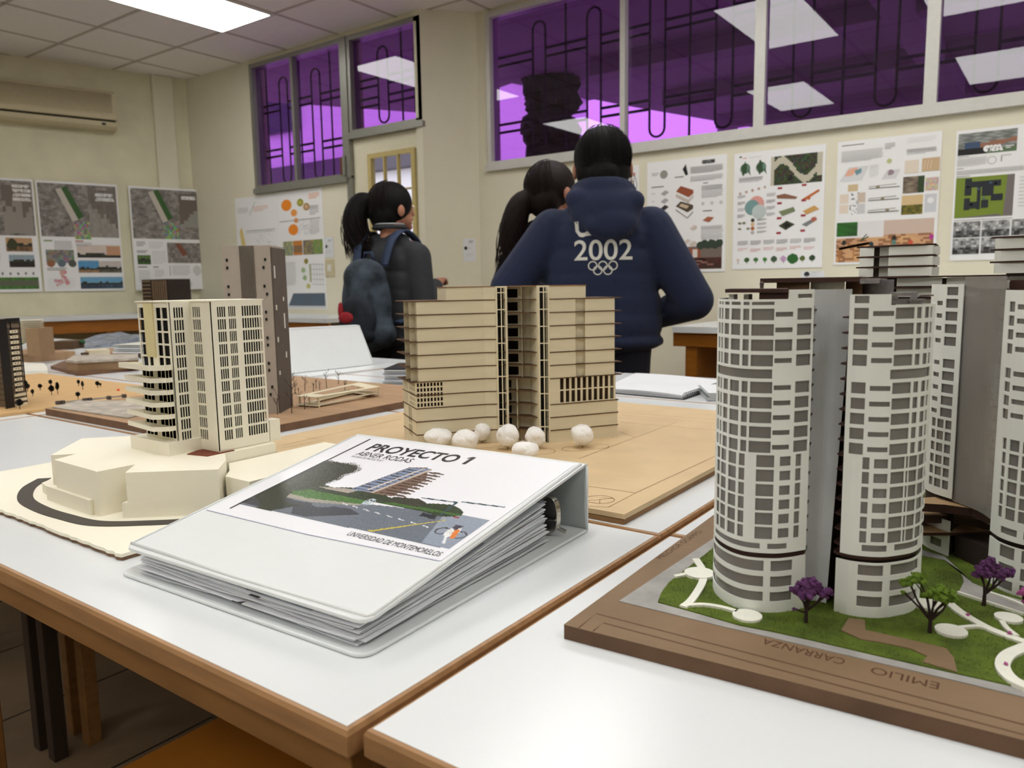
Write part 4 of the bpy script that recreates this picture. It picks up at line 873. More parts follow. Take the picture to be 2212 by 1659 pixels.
def ribbon(m, pts, w_, z, closed=False, mi=0):
    pts = [Vector((p[0], p[1], 0)) for p in pts]; k = len(pts); L_, R_ = [], []
    for i, p in enumerate(pts):
        a = pts[(i-1) % k] if (closed or i) else p; b = pts[(i+1) % k] if (closed or i < k-1) else p
        d = (b-a).normalized(); n = Vector((-d.y, d.x, 0))*w_/2; L_.append(p+n); R_.append(p-n)
    vs = [(v.x, v.y, z) for v in L_+R_]; e = k if closed else k-1
    m.add(vs, [(k+i, k+(i+1) % k, (i+1) % k, i) for i in range(e)], mi)
m = MB(); ZB = .7622; ze = ZB+.0002
def gr(l, w_=.0009, closed=False): ribbon(m, [G(a, b, ZB) for a, b in l], w_, ze, closed)
gr([(1240, 1092), (1314, 1096), (1373, 1065), (1546, 985)]); gr([(1240, 1046), (1373, 1065)]); gr([(1250, 991), (1373, 945), (1461, 912), (1336, 902)]); gr([(1373, 945), (1337, 933)])
for p0, p1 in (((1340, 912), (1548, 930)), ((1345, 897), (1550, 915)), ((1342, 891), (1550, 907)), ((610, 962), (866, 905)), ((610, 968), (700, 950)), ((660, 945), (690, 950))): gr([p0, p1])
q0 = G(1296, 1079, ZB); ribbon(m, [(q0.x+.0165*cos(a), q0.y+.0165*sin(a)) for a in np.linspace(0, 2*pi, 28, endpoint=False)], .0009, ze, True)
tri = [(q0.x+.0165*cos(a), q0.y+.0165*sin(a)) for a in (.9, 2.9, 4.1, 5.2)]; ribbon(m, [tri[0], tri[1], tri[0], tri[2]], .0008, ze); ribbon(m, [tri[0], (q0.x, q0.y), tri[3]], .0008, ze)
def stad(cx, cy, L, r, az):
    d = Vector((cos(az), sin(az))); n = Vector((-d.y, d.x)); pts = []
    for a in np.linspace(-pi/2, pi/2, 9): pts.append((cx+d.x*(L+r*cos(a))+n.x*r*sin(a), cy+d.y*(L+r*cos(a))+n.y*r*sin(a)))
    for a in np.linspace(pi/2, 3*pi/2, 9): pts.append((cx+d.x*(-L+r*cos(a))+n.x*r*sin(a), cy+d.y*(-L+r*cos(a))+n.y*r*sin(a)))
    ribbon(m, pts, .0009, ze, True)
for px, py, L, r in ((1265, 967, .022, .016), (1165, 975, .002, .022), (1050, 962, .012, .018)): q0 = G(px, py, ZB); stad(q0.x, q0.y, L, r, radians(57))
build(m, 'engraving', ENGR, wb)
B0 = Vector((-.805, .857)); E1 = Vector((cos(radians(57)), sin(radians(57)))); E2 = Vector((-E1.y, E1.x))
def WT(u, v, z): p = B0+E1*u+E2*v; return (p.x, p.y, z)
def WP(l): return [WT(a, b, 0)[:2] for a, b in l]
HF = .0205; FZ = lambda k: ZB+HF*k
LEFT = [(0, 0), (.111, -.004), (.1286, -.0107), (.1286, .03), (.1286, .085), (0, .085)]
RIGHT = [(.2003, -.0548), (.320, -.0538), (.320, .03), (.2003, .06)]
MIDB = [(.1286, .02), (.1446, .012), (.184, -.014), (.2003, -.02), (.2003, .06), (.1286, .085)]
tow = MB()
def inset(P_, d=.0012): cx = sum(p[0] for p in P_)/len(P_); cy = sum(p[1] for p in P_)/len(P_); return [(p[0]+(cx-p[0])*d/.05, p[1]+(cy-p[1])*d/.05) for p in P_]
def shell(P_, z0, z1, holes={}, t=.0016, back=True):
    """walls of a polygon, holes per edge index as fractions/heights"""
    for i in range(len(P_)):
        a, b = Vector(WT(*P_[i], 0)), Vector(WT(*P_[(i+1) % len(P_)], 0)); d = b-a; L = d.length
        if L < 1e-5: continue
        d /= L; n = Vector((d.y, -d.x, 0))
        tow.panel(lambda u, v, dd: (a.x+d.x*u-n.x*dd, a.y+d.y*u-n.y*dd, v), 0, L, z0, z1, [(h[0]*L, h[1]*L, h[2], h[3]) for h in holes.get(i, [])], t)
# podium floors and ordinary floors
shell(LEFT[:2]+[(.1286, -.0107), (.1286, .085), (0, .085)], ZB, FZ(3), {4: [(.40+.09*j, .46+.09*j, FZ(.6)+.0, FZ(1.5)) for j in range(3)]+[(.40+.09*j, .46+.09*j, FZ(1.6), FZ(2.85)) for j in range(3)]})
shell(RIGHT, ZB, FZ(3))
LG = [(.018+.0475*j, .018+.0475*j+.030, FZ(3)+.002+.0078*i, FZ(3)+.0075+.0078*i) for j in range(8) for i in range(5)]
SG = [(.52+.055*j, .555+.055*j, FZ(3)+.002+.0078*i, FZ(3)+.0075+.0078*i) for j in range(8) for i in range(5)]+[(.10+.11*j, .14+.11*j, FZ(3.1+i), FZ(3.9+i)) for j in range(3) for i in range(2)]
shell(LEFT[:2]+[(.1286, -.0107), (.1286, .085), (0, .085)], FZ(3), FZ(5), {0: LG, 4: SG})
RG = [(.15+.085*j, .15+.085*j+.055, FZ(3+i)+.0016, FZ(4+i)-.0004) for j in range(10) for i in range(2)]
R2 = [(.2003, -.0548), (.3165, -.0535), (.3165, .03), (.2003, .06)]
shell(R2, FZ(3), FZ(5), {0: RG})
UL = [(.005, 0), (.111, -.004), (.1286, -.0107), (.1286, .085), (.005, .085)]
shell(UL, FZ(5), FZ(11)); 
UR = [(.2003, -.0548), (.245, -.0545), (.245, -.049), (.262, -.049), (.262, -.0542), (.3145, -.0535), (.3145, .03), (.2003, .06)]
shell(UR, FZ(5), FZ(11))
shell([(.052, -.002), (.111, -.004), (.1286, -.0107), (.1286, .05), (.052, .05)], FZ(11), FZ(12)); shell([(.2003, -.0548), (.263, -.0542), (.263, .03), (.2003, .06)], FZ(11), FZ(12))
# recessed back wall with openings
a, b = (.1446, .012), (.184, -.014)
for k in range(12):
    A0, B1 = Vector(WT(*a, 0)), Vector(WT(*b, 0)); d = B1-A0; L = d.length; d /= L; n = Vector((d.y, -d.x, 0)); z0, z1 = FZ(k), FZ(k+1)
    if k >= 5: h = [(L*.06, L*.60, z0+.002, z1-.005)]
    else: h = [(L*.06, L*.34, z0+.002, z1-.0065)]
    tow.panel(lambda u, v, dd: (A0.x+d.x*u-n.x*dd, A0.y+d.y*u-n.y*dd, v), 0, L, z0, z1, h, .0012)
    tow.obox(A0+d*(L*(.78 if k >= 5 else .62))+n*.0002+Vector((0, 0, z0)), d*.0006, n*(.012 if k >= 5 else .02), (0, 0, HF-.001))
for (p, q) in (((.1446, -.017), (.1446, .012)), ((.184, -.0485), (.184, -.014))):
    A0, B1 = Vector(WT(*p, 0)), Vector(WT(*q, 0)); d = B1-A0; tow.obox(A0+Vector((0, 0, ZB)), d, Vector((d.y, -d.x, 0)).normalized()*.0012, (0, 0, HF*12))
wt = build(tow, 'tower_walls', PLY, wm)
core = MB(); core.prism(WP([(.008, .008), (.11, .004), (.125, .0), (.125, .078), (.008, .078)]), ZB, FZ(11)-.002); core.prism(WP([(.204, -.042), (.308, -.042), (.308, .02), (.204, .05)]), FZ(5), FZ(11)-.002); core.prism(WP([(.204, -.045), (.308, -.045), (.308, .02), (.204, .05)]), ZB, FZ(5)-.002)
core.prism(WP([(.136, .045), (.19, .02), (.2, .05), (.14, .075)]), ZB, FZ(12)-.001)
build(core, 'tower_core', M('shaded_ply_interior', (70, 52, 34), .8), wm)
for k in range(1, 13):
    z = FZ(k)-.0006; ov = .008 if 5 <= k <= 11 else .0007; fr_ = .0009; m = MB()
    if k <= 11:
        m.prism(WP([(-ov, -fr_-(.004 if k == 5 else 0)*0), (.111, -.004-fr_), (.1286, -.0107-fr_), (.1286, .087), (-ov, .087)]), z-.0006, z+.0008)
        if k not in (4,): m.prism(WP([(.2003, -.0548-fr_), (.3205+ov*.8 if k != 3 else .3215, -.0538-fr_), (.3205+ov*.8, .032), (.2003, .062)]), z-.0006, z+.0008)
    else:
        m.prism(WP([(.051, -.003), (.111, -.0045), (.1286, -.0112), (.1286, .051), (.051, .051)]), z-.0006, z+.0008); m.prism(WP([(.2003, -.0556), (.264, -.055), (.264, .031), (.2003, .06)]), z-.0006, z+.0008)
    m.prism(WP([(.1446, -.012), (.184, -.043), (.1985, -.02), (.1985, .05), (.13, .07), (.13, .01)]), z-.0006, z+.0006)
    build(m, 'floor_plate', BURN_GAP if k < 12 else MDFE, wm)
# lighter end fins on the upper storeys
for k in range(5, 11):
    for v in (.012, .045): m = MB(); A0 = Vector(WT(-.004, v, FZ(k)+.0004)); m.obox(A0, E1.to_3d()*.010, E2.to_3d()*.001, (0, 0, HF-.0016)); build(m, 'balcony_fin', PLY, wm)
def lattice(p, q, rung, name='lattice_screen'):
    A0, B1 = Vector(WT(*p, 0)), Vector(WT(*q, 0)); d = B1-A0; L = d.length; d /= L; n = Vector((d.y, -d.x, 0)); m = MB()
    H = []; z = ZB+.001; k = 0
    zt = FZ(12)-.001
    while z < zt-.004:
        z1 = min(z+rung, zt); H += [(L*.16, L*.46, z, z1-.0016), (L*.56, L*.86, z, z1-.0016)]; z = z1
    m.panel(lambda u, v, dd: (A0.x+d.x*u+n.x*(.001-dd), A0.y+d.y*u+n.y*(.001-dd), v), 0, L, ZB, FZ(12), H, .0014); build(m, name, PLY, wm)
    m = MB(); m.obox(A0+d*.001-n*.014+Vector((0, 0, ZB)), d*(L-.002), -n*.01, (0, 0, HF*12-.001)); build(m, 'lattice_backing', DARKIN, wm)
lattice((.1286, -.0107), (.1446, -.017), .0262); lattice((.184, -.0485), (.2003, -.0548), .0262)
COT = M('cotton_wool', (252, 251, 248), 1., var=.01, scale=60, bump=.5, bscale=700, sheen=.6); STK = M('wooden_pick', (170, 130, 80), .7)
for i, (px, py, rx, rz) in enumerate(((949, 944, 30, 19), (1007, 950, 29, 22), (1043, 932, 18, 19), (1099, 941, 24, 25), (1158, 943, 22, 21), (1260, 939, 24, 23), (1135, 976, 29, 20))):
    base = G(px-2, py+rz+5, ZB) if i != 6 else G(px, py+22, ZB); dpt = (base-EYE).dot(FW); s_ = dpt/FPX
    m = MB(); m.tube([(base.x, base.y, ZB), (base.x, base.y, ZB+.012)], .0011, 6); st = build(m, 'model_tree', STK, wm)
    m = MB(); zc = ZB+(rz+5)*s_; m.ell((base.x, base.y, zc), (rx*s_, rx*s_*.9, rz*s_), 30, 20, noise=.07, seed=i+3)
    for k in range(5): a = k*1.25+i; m.ell((base.x+cos(a)*rx*s_*.5, base.y+sin(a)*rx*s_*.5, zc+rz*s_*.25*sin(k*2.1)), (rx*s_*.55, rx*s_*.5, rz*s_*.6), 18, 12, noise=.08, seed=i*7+k)
    build(m, 'cotton_crown', COT, st, smooth=True)
    m = MB(); rr = random.Random(i)
    for k in range(260):
        a = rr.uniform(0, 6.28); e = rr.uniform(-.9, 1.4); p = Vector((base.x+cos(a)*cos(e)*rx*s_*.95, base.y+sin(a)*cos(e)*rx*s_*.9, zc+sin(e)*rz*s_*.95)); t_ = Vector((-sin(a), cos(a), rr.uniform(-.6, .6)))*.004; o_ = (p-Vector((base.x, base.y, zc))).normalized()
        m.tube([p, p+t_*.5+o_*.0012, p+t_+o_*.0008], .00008, 3)
    build(m, 'cotton_wisps', COT, st)

# ------------------------------------------------------------------ brown board with the tall chipboard tower, pavilion and twig trees
BRB = M('brown_board', (168, 136, 104), .7, var=.1, scale=6, stretch=(1, 7, 1)); BRBE = M('brown_board_edge', (112, 82, 60), .7, var=.15)
CHIP = M('grey_chipboard', (168, 158, 148), .8, var=.04); CHIPD = M('dark_grey_board', (92, 82, 76), .8, var=.08); TWIG = M('twig', (58, 42, 36), .9)
bm_ = thing('chipboard_tower_model', 'grey chipboard tower and slanted pavilion among bare twig trees on a dark brown board', 'architectural model', (-1.46, 1.05, .75))
def roundrect(x0, y0, x1, y1, r, n=5):
    p = []
    for cx, cy, a0 in ((x1-r, y0+r, -90), (x1-r, y1-r, 0), (x0+r, y1-r, 90), (x0+r, y0+r, 180)):
        for k in range(n): a = radians(a0+90*k/(n-1)); p.append((cx+r*cos(a), cy+r*sin(a)))
    return p
ZW = .7645
m = MB(); m.prism(roundrect(-1.765, .725, -1.152, 1.385, .012), .7502, ZW, 0, mside=1); bb = build(m, 'base_board', [BRB, BRBE], bm_, bevel=.0015)
cc = Vector((-1.257, .943, 0)); e1 = Vector((-.809, -.588, 0)); e2 = Vector((-.588, .809, 0)); TZ = 1.093
m = MB(); m.obox(cc+e1*.094+e2*.002+Vector((0, 0, ZW)), -e1*.094, e2*.088, (0, 0, TZ-ZW)); 
ch = build(m, 'tower_body', CHIP, bm_)
m = MB(); 
for i in range(11): m.obox(cc+e1*(.031+.0027*i)-e2*.0003+Vector((0, 0, ZW)), e1*.0006, e2*.002, (0, 0, TZ-ZW-.0005))
build(m, 'score_lines', CHIPD, ch)
m = MB()
for z in (1.063, 1.048, 1.012, .997, .962, .948, .912, .898, .862, .848, .815, .80):
    for u in ((.008 if int(z*1000) % 2 else .012), .082): m.obox(cc+e1*u-e2*.0003+Vector((0, 0, z)), e1*.0035, e2*.002, (0, 0, .0055))
build(m, 'small_openings', DARKIN, ch)
m = MB(); m.obox(cc-e1*.0025+e2*.004+Vector((0, 0, ZW)), e1*.0025, e2*.09, (0, 0, TZ-ZW-.004)); build(m, 'side_wall', CHIPD, ch)
m = MB()
for i, (z, h) in enumerate(((1.03, .024), (.985, .008), (.968, .010), (.93, .03), (.905, .010), (.87, .012), (.84, .008))): m.obox(cc-e1*.0030+e2*(.012+.05*(i % 2))+Vector((0, 0, z)), e1*.0008, e2*.007, (0, 0, h))
build(m, 'white_slits', WHITEP, ch)  # plain white slits set on the dark side wall
# pavilion: two tilted rings on little walls
def gz(px, py, z): p = G(px, py, z); return Vector((p.x, p.y, z))
Zp = ZW; fl = gz(640, 878, Zp); fc = gz(684, 881, Zp); re = gz(822, 856, Zp); bk = gz(776, 846, Zp)
for nm, zz in (('lower_deck', .003), ('upper_deck', .021)):
    m = MB(); rise = lambda p, k: Vector((p.x, p.y, Zp+zz+k)); P1, P2, P3, P4 = rise(fl, 0), rise(fc, 0 if zz > .01 else 0), rise(re, .0 if zz > .01 else .006), rise(bk, 0)
    outer = [P1, P2, P3, P4]; ct = (P1+P2+P3+P4)/4; innr = [p+(ct-p)*.36 for p in outer]
    for i in range(4):
        a, b, c2, d2 = outer[i], outer[(i+1) % 4], innr[(i+1) % 4], innr[i]; up_ = Vector((0, 0, .0012)); m.add([a, b, c2, d2, a+up_, b+up_, c2+up_, d2+up_], [(3,2,1,0), (4,5,6,7), (0,1,5,4), (1,2,6,5), (2,3,7,6), (3,0,4,7)])
    build(m, nm, PLY, bm_)
m = MB()
for p in (fl, fc, re, bk, fl*.5+fc*.5): d = (fc-fl).normalized(); m.obox(p+(fl*.25+fc*.25+re*.25+bk*.25-p)*.06, d*.003, Vector((-d.y, d.x, 0))*.003, (0, 0, .022))
m.obox(fl+(bk-fl)*.3, (bk-fl)*.5, (fc-fl)*.12, (0, 0, .012)); build(m, 'pavilion_walls', PLY, bm_)
def twig(x, y, z, h, seed, parent, lean=.1, r=.0007, mat=TWIG):
    rr = random.Random(seed); m = MB(); top = Vector((x+rr.uniform(-lean, lean)*h, y+rr.uniform(-lean, lean)*h, z+h))
    mid_ = Vector((x+rr.uniform(-.06, .06)*h, y, z+h*.45)); m.tube([(x, y, z), mid_, top], [r*1.3, r, r*.4], 5)
    for k in range(rr.randint(4, 7)):
        t_ = rr.uniform(.35, .8); p = mid_.lerp(top, (t_-.45)/.55) if t_ > .45 else Vector((x, y, z)).lerp(mid_, t_/.45); a = rr.uniform(0, 6.28); l = h*rr.uniform(.18, .38)
        e = p+Vector((cos(a)*l*.7, sin(a)*l*.7, l)); m.tube([p, p.lerp(e, .5)+Vector((cos(a), sin(a), 0))*l*.12, e], [r*.7, r*.5, r*.25], 4)
        for j in range(2): f = p.lerp(e, .6); b = a+rr.uniform(-1.2, 1.2); m.tube([f, f+Vector((cos(b)*l*.3, sin(b)*l*.3, l*.3))], [r*.4, r*.2], 4)
    return build(m, 'twig_tree', mat, parent)
for i, (px, pb, pt) in enumerate(((600, 895, 845), (630, 893, 820), (612, 866, 806), (626, 862, 800), (638, 852, 815), (658, 884, 852), (659, 845, 812), (683, 840, 818), (691, 842, 822), (706, 838, 800), (745, 843, 820), (731, 830, 800), (586, 872, 838), (594, 858, 835), (646, 872, 838), (677, 846, 826))):
    p = G(px, pb, ZW); dpt = (p-EYE).dot(FW); twig(p.x, p.y, ZW, (pb-pt)*dpt/FPX, i, bm_)
# pale relief and low walls on the left half
GRY = M('pale_grey_relief', (176, 168, 156), .9, var=.25, scale=40)
m = MB(); m.prism(GP([(113, 882), (276, 905), (330, 893), (330, 868), (170, 868)], ZW), ZW, ZW+.003); build(m, 'relief_plate', GRY, bm_, bevel=.0008)
m = MB(); a, b = gz(118, 873, ZW), gz(268, 857, ZW); m.obox(a, (b-a), Vector((0, .006, 0)), (0, 0, .004)); build(m, 'low_wall', GRY, bm_)
m = MB()
for px, py in ((120, 874), (130, 873), (178, 868), (189, 867), (230, 863), (263, 859)): p = gz(px, py, ZW); m.box((p.x, p.y, ZW), (p.x+.009, p.y+.007, ZW+.008))
build(m, 'little_blocks', CHIPD, bm_)

# ------------------------------------------------------------------ black tower on a light wood board (left edge)
LW = M('light_wood_board', (206, 168, 116), .6, var=.08, scale=9, stretch=(7, 1, 1)); BLK = M('black_acrylic', (20, 18, 18), .4); GBR = M('dim_brown_card', (110, 96, 80), .8, var=.1)
km = thing('black_tower_model', 'black tower model with cut-out trees on a light wood board, left edge', 'architectural model', (-2.1, .8, .75))
m = MB(); m.box((-2.62, .44, .7502), (-1.812, 1.08, .757)); kb = build(m, 'base_board', LW, km, bevel=.0006)
fx = Vector((.6, .8, 0)).normalized(); 
m = MB(); zt = .950
K0 = gz(-60, 876, .757); K1 = gz(28, 880, .757); K2 = gz(57, 874, .757); K3 = K2+Vector((-.10, .036, 0)); K4 = K0+Vector((-.10, .03, 0))
m.prism([(p.x, p.y) for p in (K0, K1, K2, K3, K4)], .757, zt); body_ = build(m, 'tower_body', GBR, km)
m = MB(); d = (K2-K1); n = Vector((d.y, -d.x, 0)).normalized()
for f in (0, .34, 1.0): m.obox(K1+d*f-n*.0+n*.0005, d.normalized()*.0016, n*.002, (0, 0, zt-.757+.004))
m.obox(K1-d*.55+n*.001, d*.6, n*.0022, (0, 0, zt-.757+.003)); d0 = K1-K0; n0 = Vector((d0.y, -d0.x, 0)).normalized()
build(m, 'black_post', BLK, km); m = MB()
for f in (0, .45): m.obox(K0+d0*f+n0*.0005, d0.normalized()*.003, n0*.002, (0, 0, zt-.757))
for k in range(15): z = .772+k*.0122; m.obox(K1+n*.0008, d, n*.0008, (0, 0, .0012)); m.obox(K0+n0*.0006+Vector((0, 0, z-.757)), d0, n0*.0008, (0, 0, .0014)); m.obox(K1+n*.0006+Vector((0, 0, z-.757)), d, n*.0008, (0, 0, .0014))
m.obox(K1+d*.0+n*.0006+Vector((0, 0, zt-.761)), d*1., n*.002, (0, 0, .008)); build(m, 'black_frame', BLK, km)
for k in range(12):
    z = .791+k*.0118; m = MB(); 
    u0, u1 = .22, .78; A0 = K1+d*u0+n*.0022+Vector((0, 0, z-.757)); m.obox(A0, d*(u1-u0), n*.001, (0, 0, .0065)); w2 = build(m, 'window_panel', PLY, km)
m = MB()
for k in range(12):
    z = .791+k*.0118
    for f in (.36, .56): m.obox(K1+d*f+n*.0033+Vector((0, 0, z+.0025-.757)), d*.08, n*.0002, (0, 0, .002))
build(m, 'window_dots', BLK, km)
m = MB()
for k in range(3): m.obox(K1+d*.12+n*.001+Vector((0, 0, .0005+k*.011)), d*.8, n*(.006-.001*k), (0, 0, .006))
build(m, 'lower_terraces', PLY, km)
def flat_tree(px, pb, pt, w_, seed, mat=BLK, r=None):
    p = G(px, pb, .757); dp = (p-EYE).dot(FW); h = (pb-pt)*dp/FPX; W_ = w_*dp/FPX; m = MB(); rr = random.Random(seed)
    m.box((p.x-.0006, p.y-.0006, .757), (p.x+.0006, p.y+.0006, .757+h*.7)); t_ = build(m, 'model_tree', mat, km)
    m = MB(); 
    for ang in (.6, 2.2):
        ax = Vector((cos(ang), sin(ang), 0)); pts = []
        for a in np.linspace(0, 2*pi, 14, endpoint=False): q = rr.uniform(.8, 1.1); pts.append(Vector((p.x, p.y, .757+h*.68))+ax*W_*.5*cos(a)*q+Vector((0, 0, h*.34*sin(a)*q)))
        nn = Vector((-ax.y, ax.x, 0))*.0005; k = len(pts); m.add([v-nn for v in pts]+[v+nn for v in pts], [tuple(range(k))[::-1], tuple(range(k, 2*k))]+[(i, (i+1) % k, k+(i+1) % k, k+i) for i in range(k)])
    build(m, 'crown', mat, t_)
for i, a in enumerate(((43, 884, 862, 18), (71, 856, 841, 8), (87, 843, 829, 10), (112, 853, 832, 14), (110, 835, 820, 9), (125, 851, 826, 9), (170, 834, 820, 7), (179, 842, 823, 7), (169, 862, 846, 11), (211, 838, 823, 10), (217, 836, 827, 6), (56, 850, 822, 14), (60, 846, 828, 12))): flat_tree(*a, i)
RED = M('coral_red', (236, 84, 56), .6)
for px, py in ((107, 839), (256, 842), (88, 835)): 
    p = G(px, py+2, .757); m = MB(); m.ell((p.x, p.y, .7595), (.0045, .0035, .0028), 10, 6, noise=.2, seed=px); build(m, 'red_bush', RED, km)

# ------------------------------------------------------------------ farther site models on the left desks
KR = M('kraft_board', (150, 122, 92), .8, var=.06); KRD = M('kraft_dark', (96, 76, 56), .8); GREEN = M('model_green', (50, 84, 52), .9, var=.3, scale=200)
def pxbox(l, r, b, t, z0, dep, mb, mi=0, skew=None):
    """box standing at z0 whose front runs between two image feet"""
    a, c_ = gz(l, b, z0), gz(r, b if skew is None else skew, z0); d = (c_-a); n = Vector((-d.y, d.x, 0)).normalized()*dep; dp = (a-EYE).dot(FW)
    mb.obox(a, d, n, (0, 0, (b-t)*dp/FPX), mi)
s1 = thing('site_model', 'brown site board with a small kraft tower banded in white and a low dark block', 'architectural model', tuple(G(120, 775, .75)))
m = MB(); a, b = gz(30, 786, .75), gz(164, 775, .75); d = b-a; n = Vector((-d.y, d.x, 0)).normalized(); m.obox(a+Vector((0, 0, .0002)), d, n*.30, (0, 0, .03)); build(m, 'base_board', BRB, s1, bevel=.002)
zz = .7802; m = MB(); pxbox(60, 88, 769, 709, zz, .07, m); s1b = build(m, 'small_tower', KR, s1)
m = MB()
for k in range(16): pxbox(42, 92, 744-k*3.2, 742.4-k*3.2, zz+.0, .09, MB()); a = gz(44, 768, zz); b = gz(91, 766, zz); dp = (a-EYE).dot(FW); d = b-a; n = Vector((-d.y, d.x, 0)).normalized(); m.obox(a+n*.02+Vector((0, 0, (26+k*3.2)*dp/FPX)), d, n*.08, (0, 0, 1.2*dp/FPX))
build(m, 'white_bands', PLY, s1); 
m = MB(); pxbox(112, 158, 756, 738, zz, .1, m, skew=755); build(m, 'low_block', KRD, s1, bevel=.001)
for i, (px, py) in enumerate(((96, 753), (108, 753), (178, 752), (47, 753))):
    p = gz(px, py, zz); m = MB(); m.tube([p, p+Vector((0, 0, .02))], .0012, 5); tt = build(m, 'model_tree', TWIG, s1); m = MB(); m.ell(p+Vector((0, 0, .026)), (.014, .012, .010), 10, 7, noise=.2, seed=i); build(m, 'crown', GREEN, tt)
s2 = thing('site_model', 'brown hull-shaped stadium model with a white band, behind the black-tree board', 'architectural model', tuple(G(220, 790, .75)))
m = MB(); m.prism(GP([(110, 797), (165, 812), (185, 811), (300, 800), (300, 785), (140, 785)], .7502), .7502, .760); build(m, 'base_board', BRBE, s2, bevel=.001)
m = MB(); m.prism(GP([(145, 800), (168, 803), (300, 795), (300, 786), (160, 790)], .760), .760, .787); hl = build(m, 'hull', KR, s2, bevel=.002)
m = MB(); m.prism(GP([(144, 800.5), (168, 803.5), (300, 795.5), (300, 785), (160, 789)], .760), .787, .794); build(m, 'pale_rim', GRY, hl)
s3 = thing('site_model', 'small white arcade house on a brown board beside the plastic-wrapped stack', 'architectural model', tuple(G(230, 772, .75)))
m = MB(); a, b = gz(190, 775, .75), gz(300, 770, .75); d = b-a; n = Vector((-d.y, d.x, 0)).normalized(); m.obox(a+n*.02+Vector((0, 0, .0002)), d, n*.26, (0, 0, .02)); build(m, 'base_board', BRB, s3, bevel=.002)
m = MB(); pxbox(193, 238, 773, 757, .7702, .06, m, skew=770); hs = build(m, 'house', PLY, s3); m = MB(); pxbox(207, 228, 771, 762, .7702, -.0008, m, skew=769.5); build(m, 'house_opening', BLK, hs)
m = MB(); pxbox(175, 192, 773, 762, .7702, .04, m); build(m, 'dark_block', KRD, s3)
# stack of folders wrapped in plastic
def sheetstack(name, label, cat, l, r, b, n_, hpx, z0, dep, mats, topmat, group=None):
    t = thing(name, label, cat, tuple(gz((l+r)/2, b, z0)), 0, group); a, c_ = gz(l, b, z0), gz(r, b, z0); d = c_-a; n = Vector((-d.y, d.x, 0)).normalized()*dep; dp = (a-EYE).dot(FW); H = hpx*dp/FPX; rr = random.Random(int(l)); m = MB()
    for k in range(n_): j = rr.uniform(-.004, .004); m.obox(a+d.normalized()*j-n*.01*rr.random()+Vector((0, 0, H*k/n_+.0004)), d, n, (0, 0, H/n_*.62), k % len(mats))
    build(m, 'sheets', mats, t)
    m = MB(); m.obox(a-n*.01+Vector((0, 0, H+.0004)), d*1.01, n*1.02, (0, 0, .0012)); build(m, 'cover', topmat, t); return t
sheetstack('folder_stack', 'stack of white folders with dark sides at the left behind the cream tower', 'folders', 245, 310, 763, 4, 17, .7706, .2, [PAPER, VING], WHITEP)
WRAP = M('crumpled_plastic', (150, 158, 172), .2, var=.4, scale=25, trans=.2)
m = MB(); rr = random.Random(2); a = gz(196, 752, .752); b = gz(330, 740, .752); d = b-a; n = Vector((-d.y, d.x, 0)).normalized()*.3
for i in range(9):
    for j in range(5): pass
vs = [a+d*(i/8)+n*(j/4)+Vector((0, 0, .004+.042*(i/8)**1.2*(.85+.15*sin(j*2+i))+rr.uniform(0, .006)*(1 if 0 < i else 0))) for i in range(9) for j in range(5)]
m.add(vs, [(i*5+j, (i+1)*5+j, (i+1)*5+j+1, i*5+j+1) for i in range(8) for j in range(4)]); vb = [Vector((v.x, v.y, .7515)) for v in vs]; m.add(vs+vb, [(i*5, 45+i*5, 45+(i+1)*5, (i+1)*5) for i in range(8)]+[(i*5+4, (i+1)*5+4, 45+(i+1)*5+4, 45+i*5+4) for i in range(8)]+[(40+j, 85+j, 86+j, 41+j) for j in range(4)])
tag(build(m, 'plastic_wrap', WRAP, None), 'crumpled clear plastic wrap sloping up behind the folder stack', 'plastic wrap')
# white card plates in front of the stadium model
m = MB(); m.prism(GP([(30, 811), (104, 808), (102, 800), (96, 792), (60, 790), (30, 788)], .7502), .7502, .762); o_ = build(m, 'card_plate', M('white_card', (228, 226, 214), .6), None, bevel=.0005); tag(o_, 'thick white card plate lying behind the black-tree board', 'card')
# small dark tower model on the wall counter
t = thing('dark_tower_model', 'small dark grid tower model on the far counter below the corner poster', 'architectural model', (0, 0, 0))
z0 = .8152; a = gz(311, 676, z0); b = gz(368, 677, z0); d = b-a; n = Vector((-d.y, d.x, 0)).normalized(); dp = (a-EYE).dot(FW); H = 71*dp/FPX
t.location = a; FR[t.name] = Matrix.Translation(a)
m = MB(); m.obox(a, d, n*.2, (0, 0, H)); tb = build(m, 'tower_body', M('dark_umber', (52, 42, 36), .7), t)
m = MB(); 
for k in range(7): m.obox(a+d*(.42+.08*k)-n*.006+Vector((0, 0, .01)), d*.025, n*.006, (0, 0, H-.02))
for k in range(9): m.obox(a+d*.03-n*.008+Vector((0, 0, H*(k+.3)/9)), d*.30, n*.008, (0, 0, H*.045))
build(m, 'facade_fins', M('dusty_tan', (150, 124, 96), .8), tb)
m = MB(); m.obox(a-d*.04-n*.03, d*1.08, n*.26, (0, 0, .004)); build(m, 'base_board', KR, t)

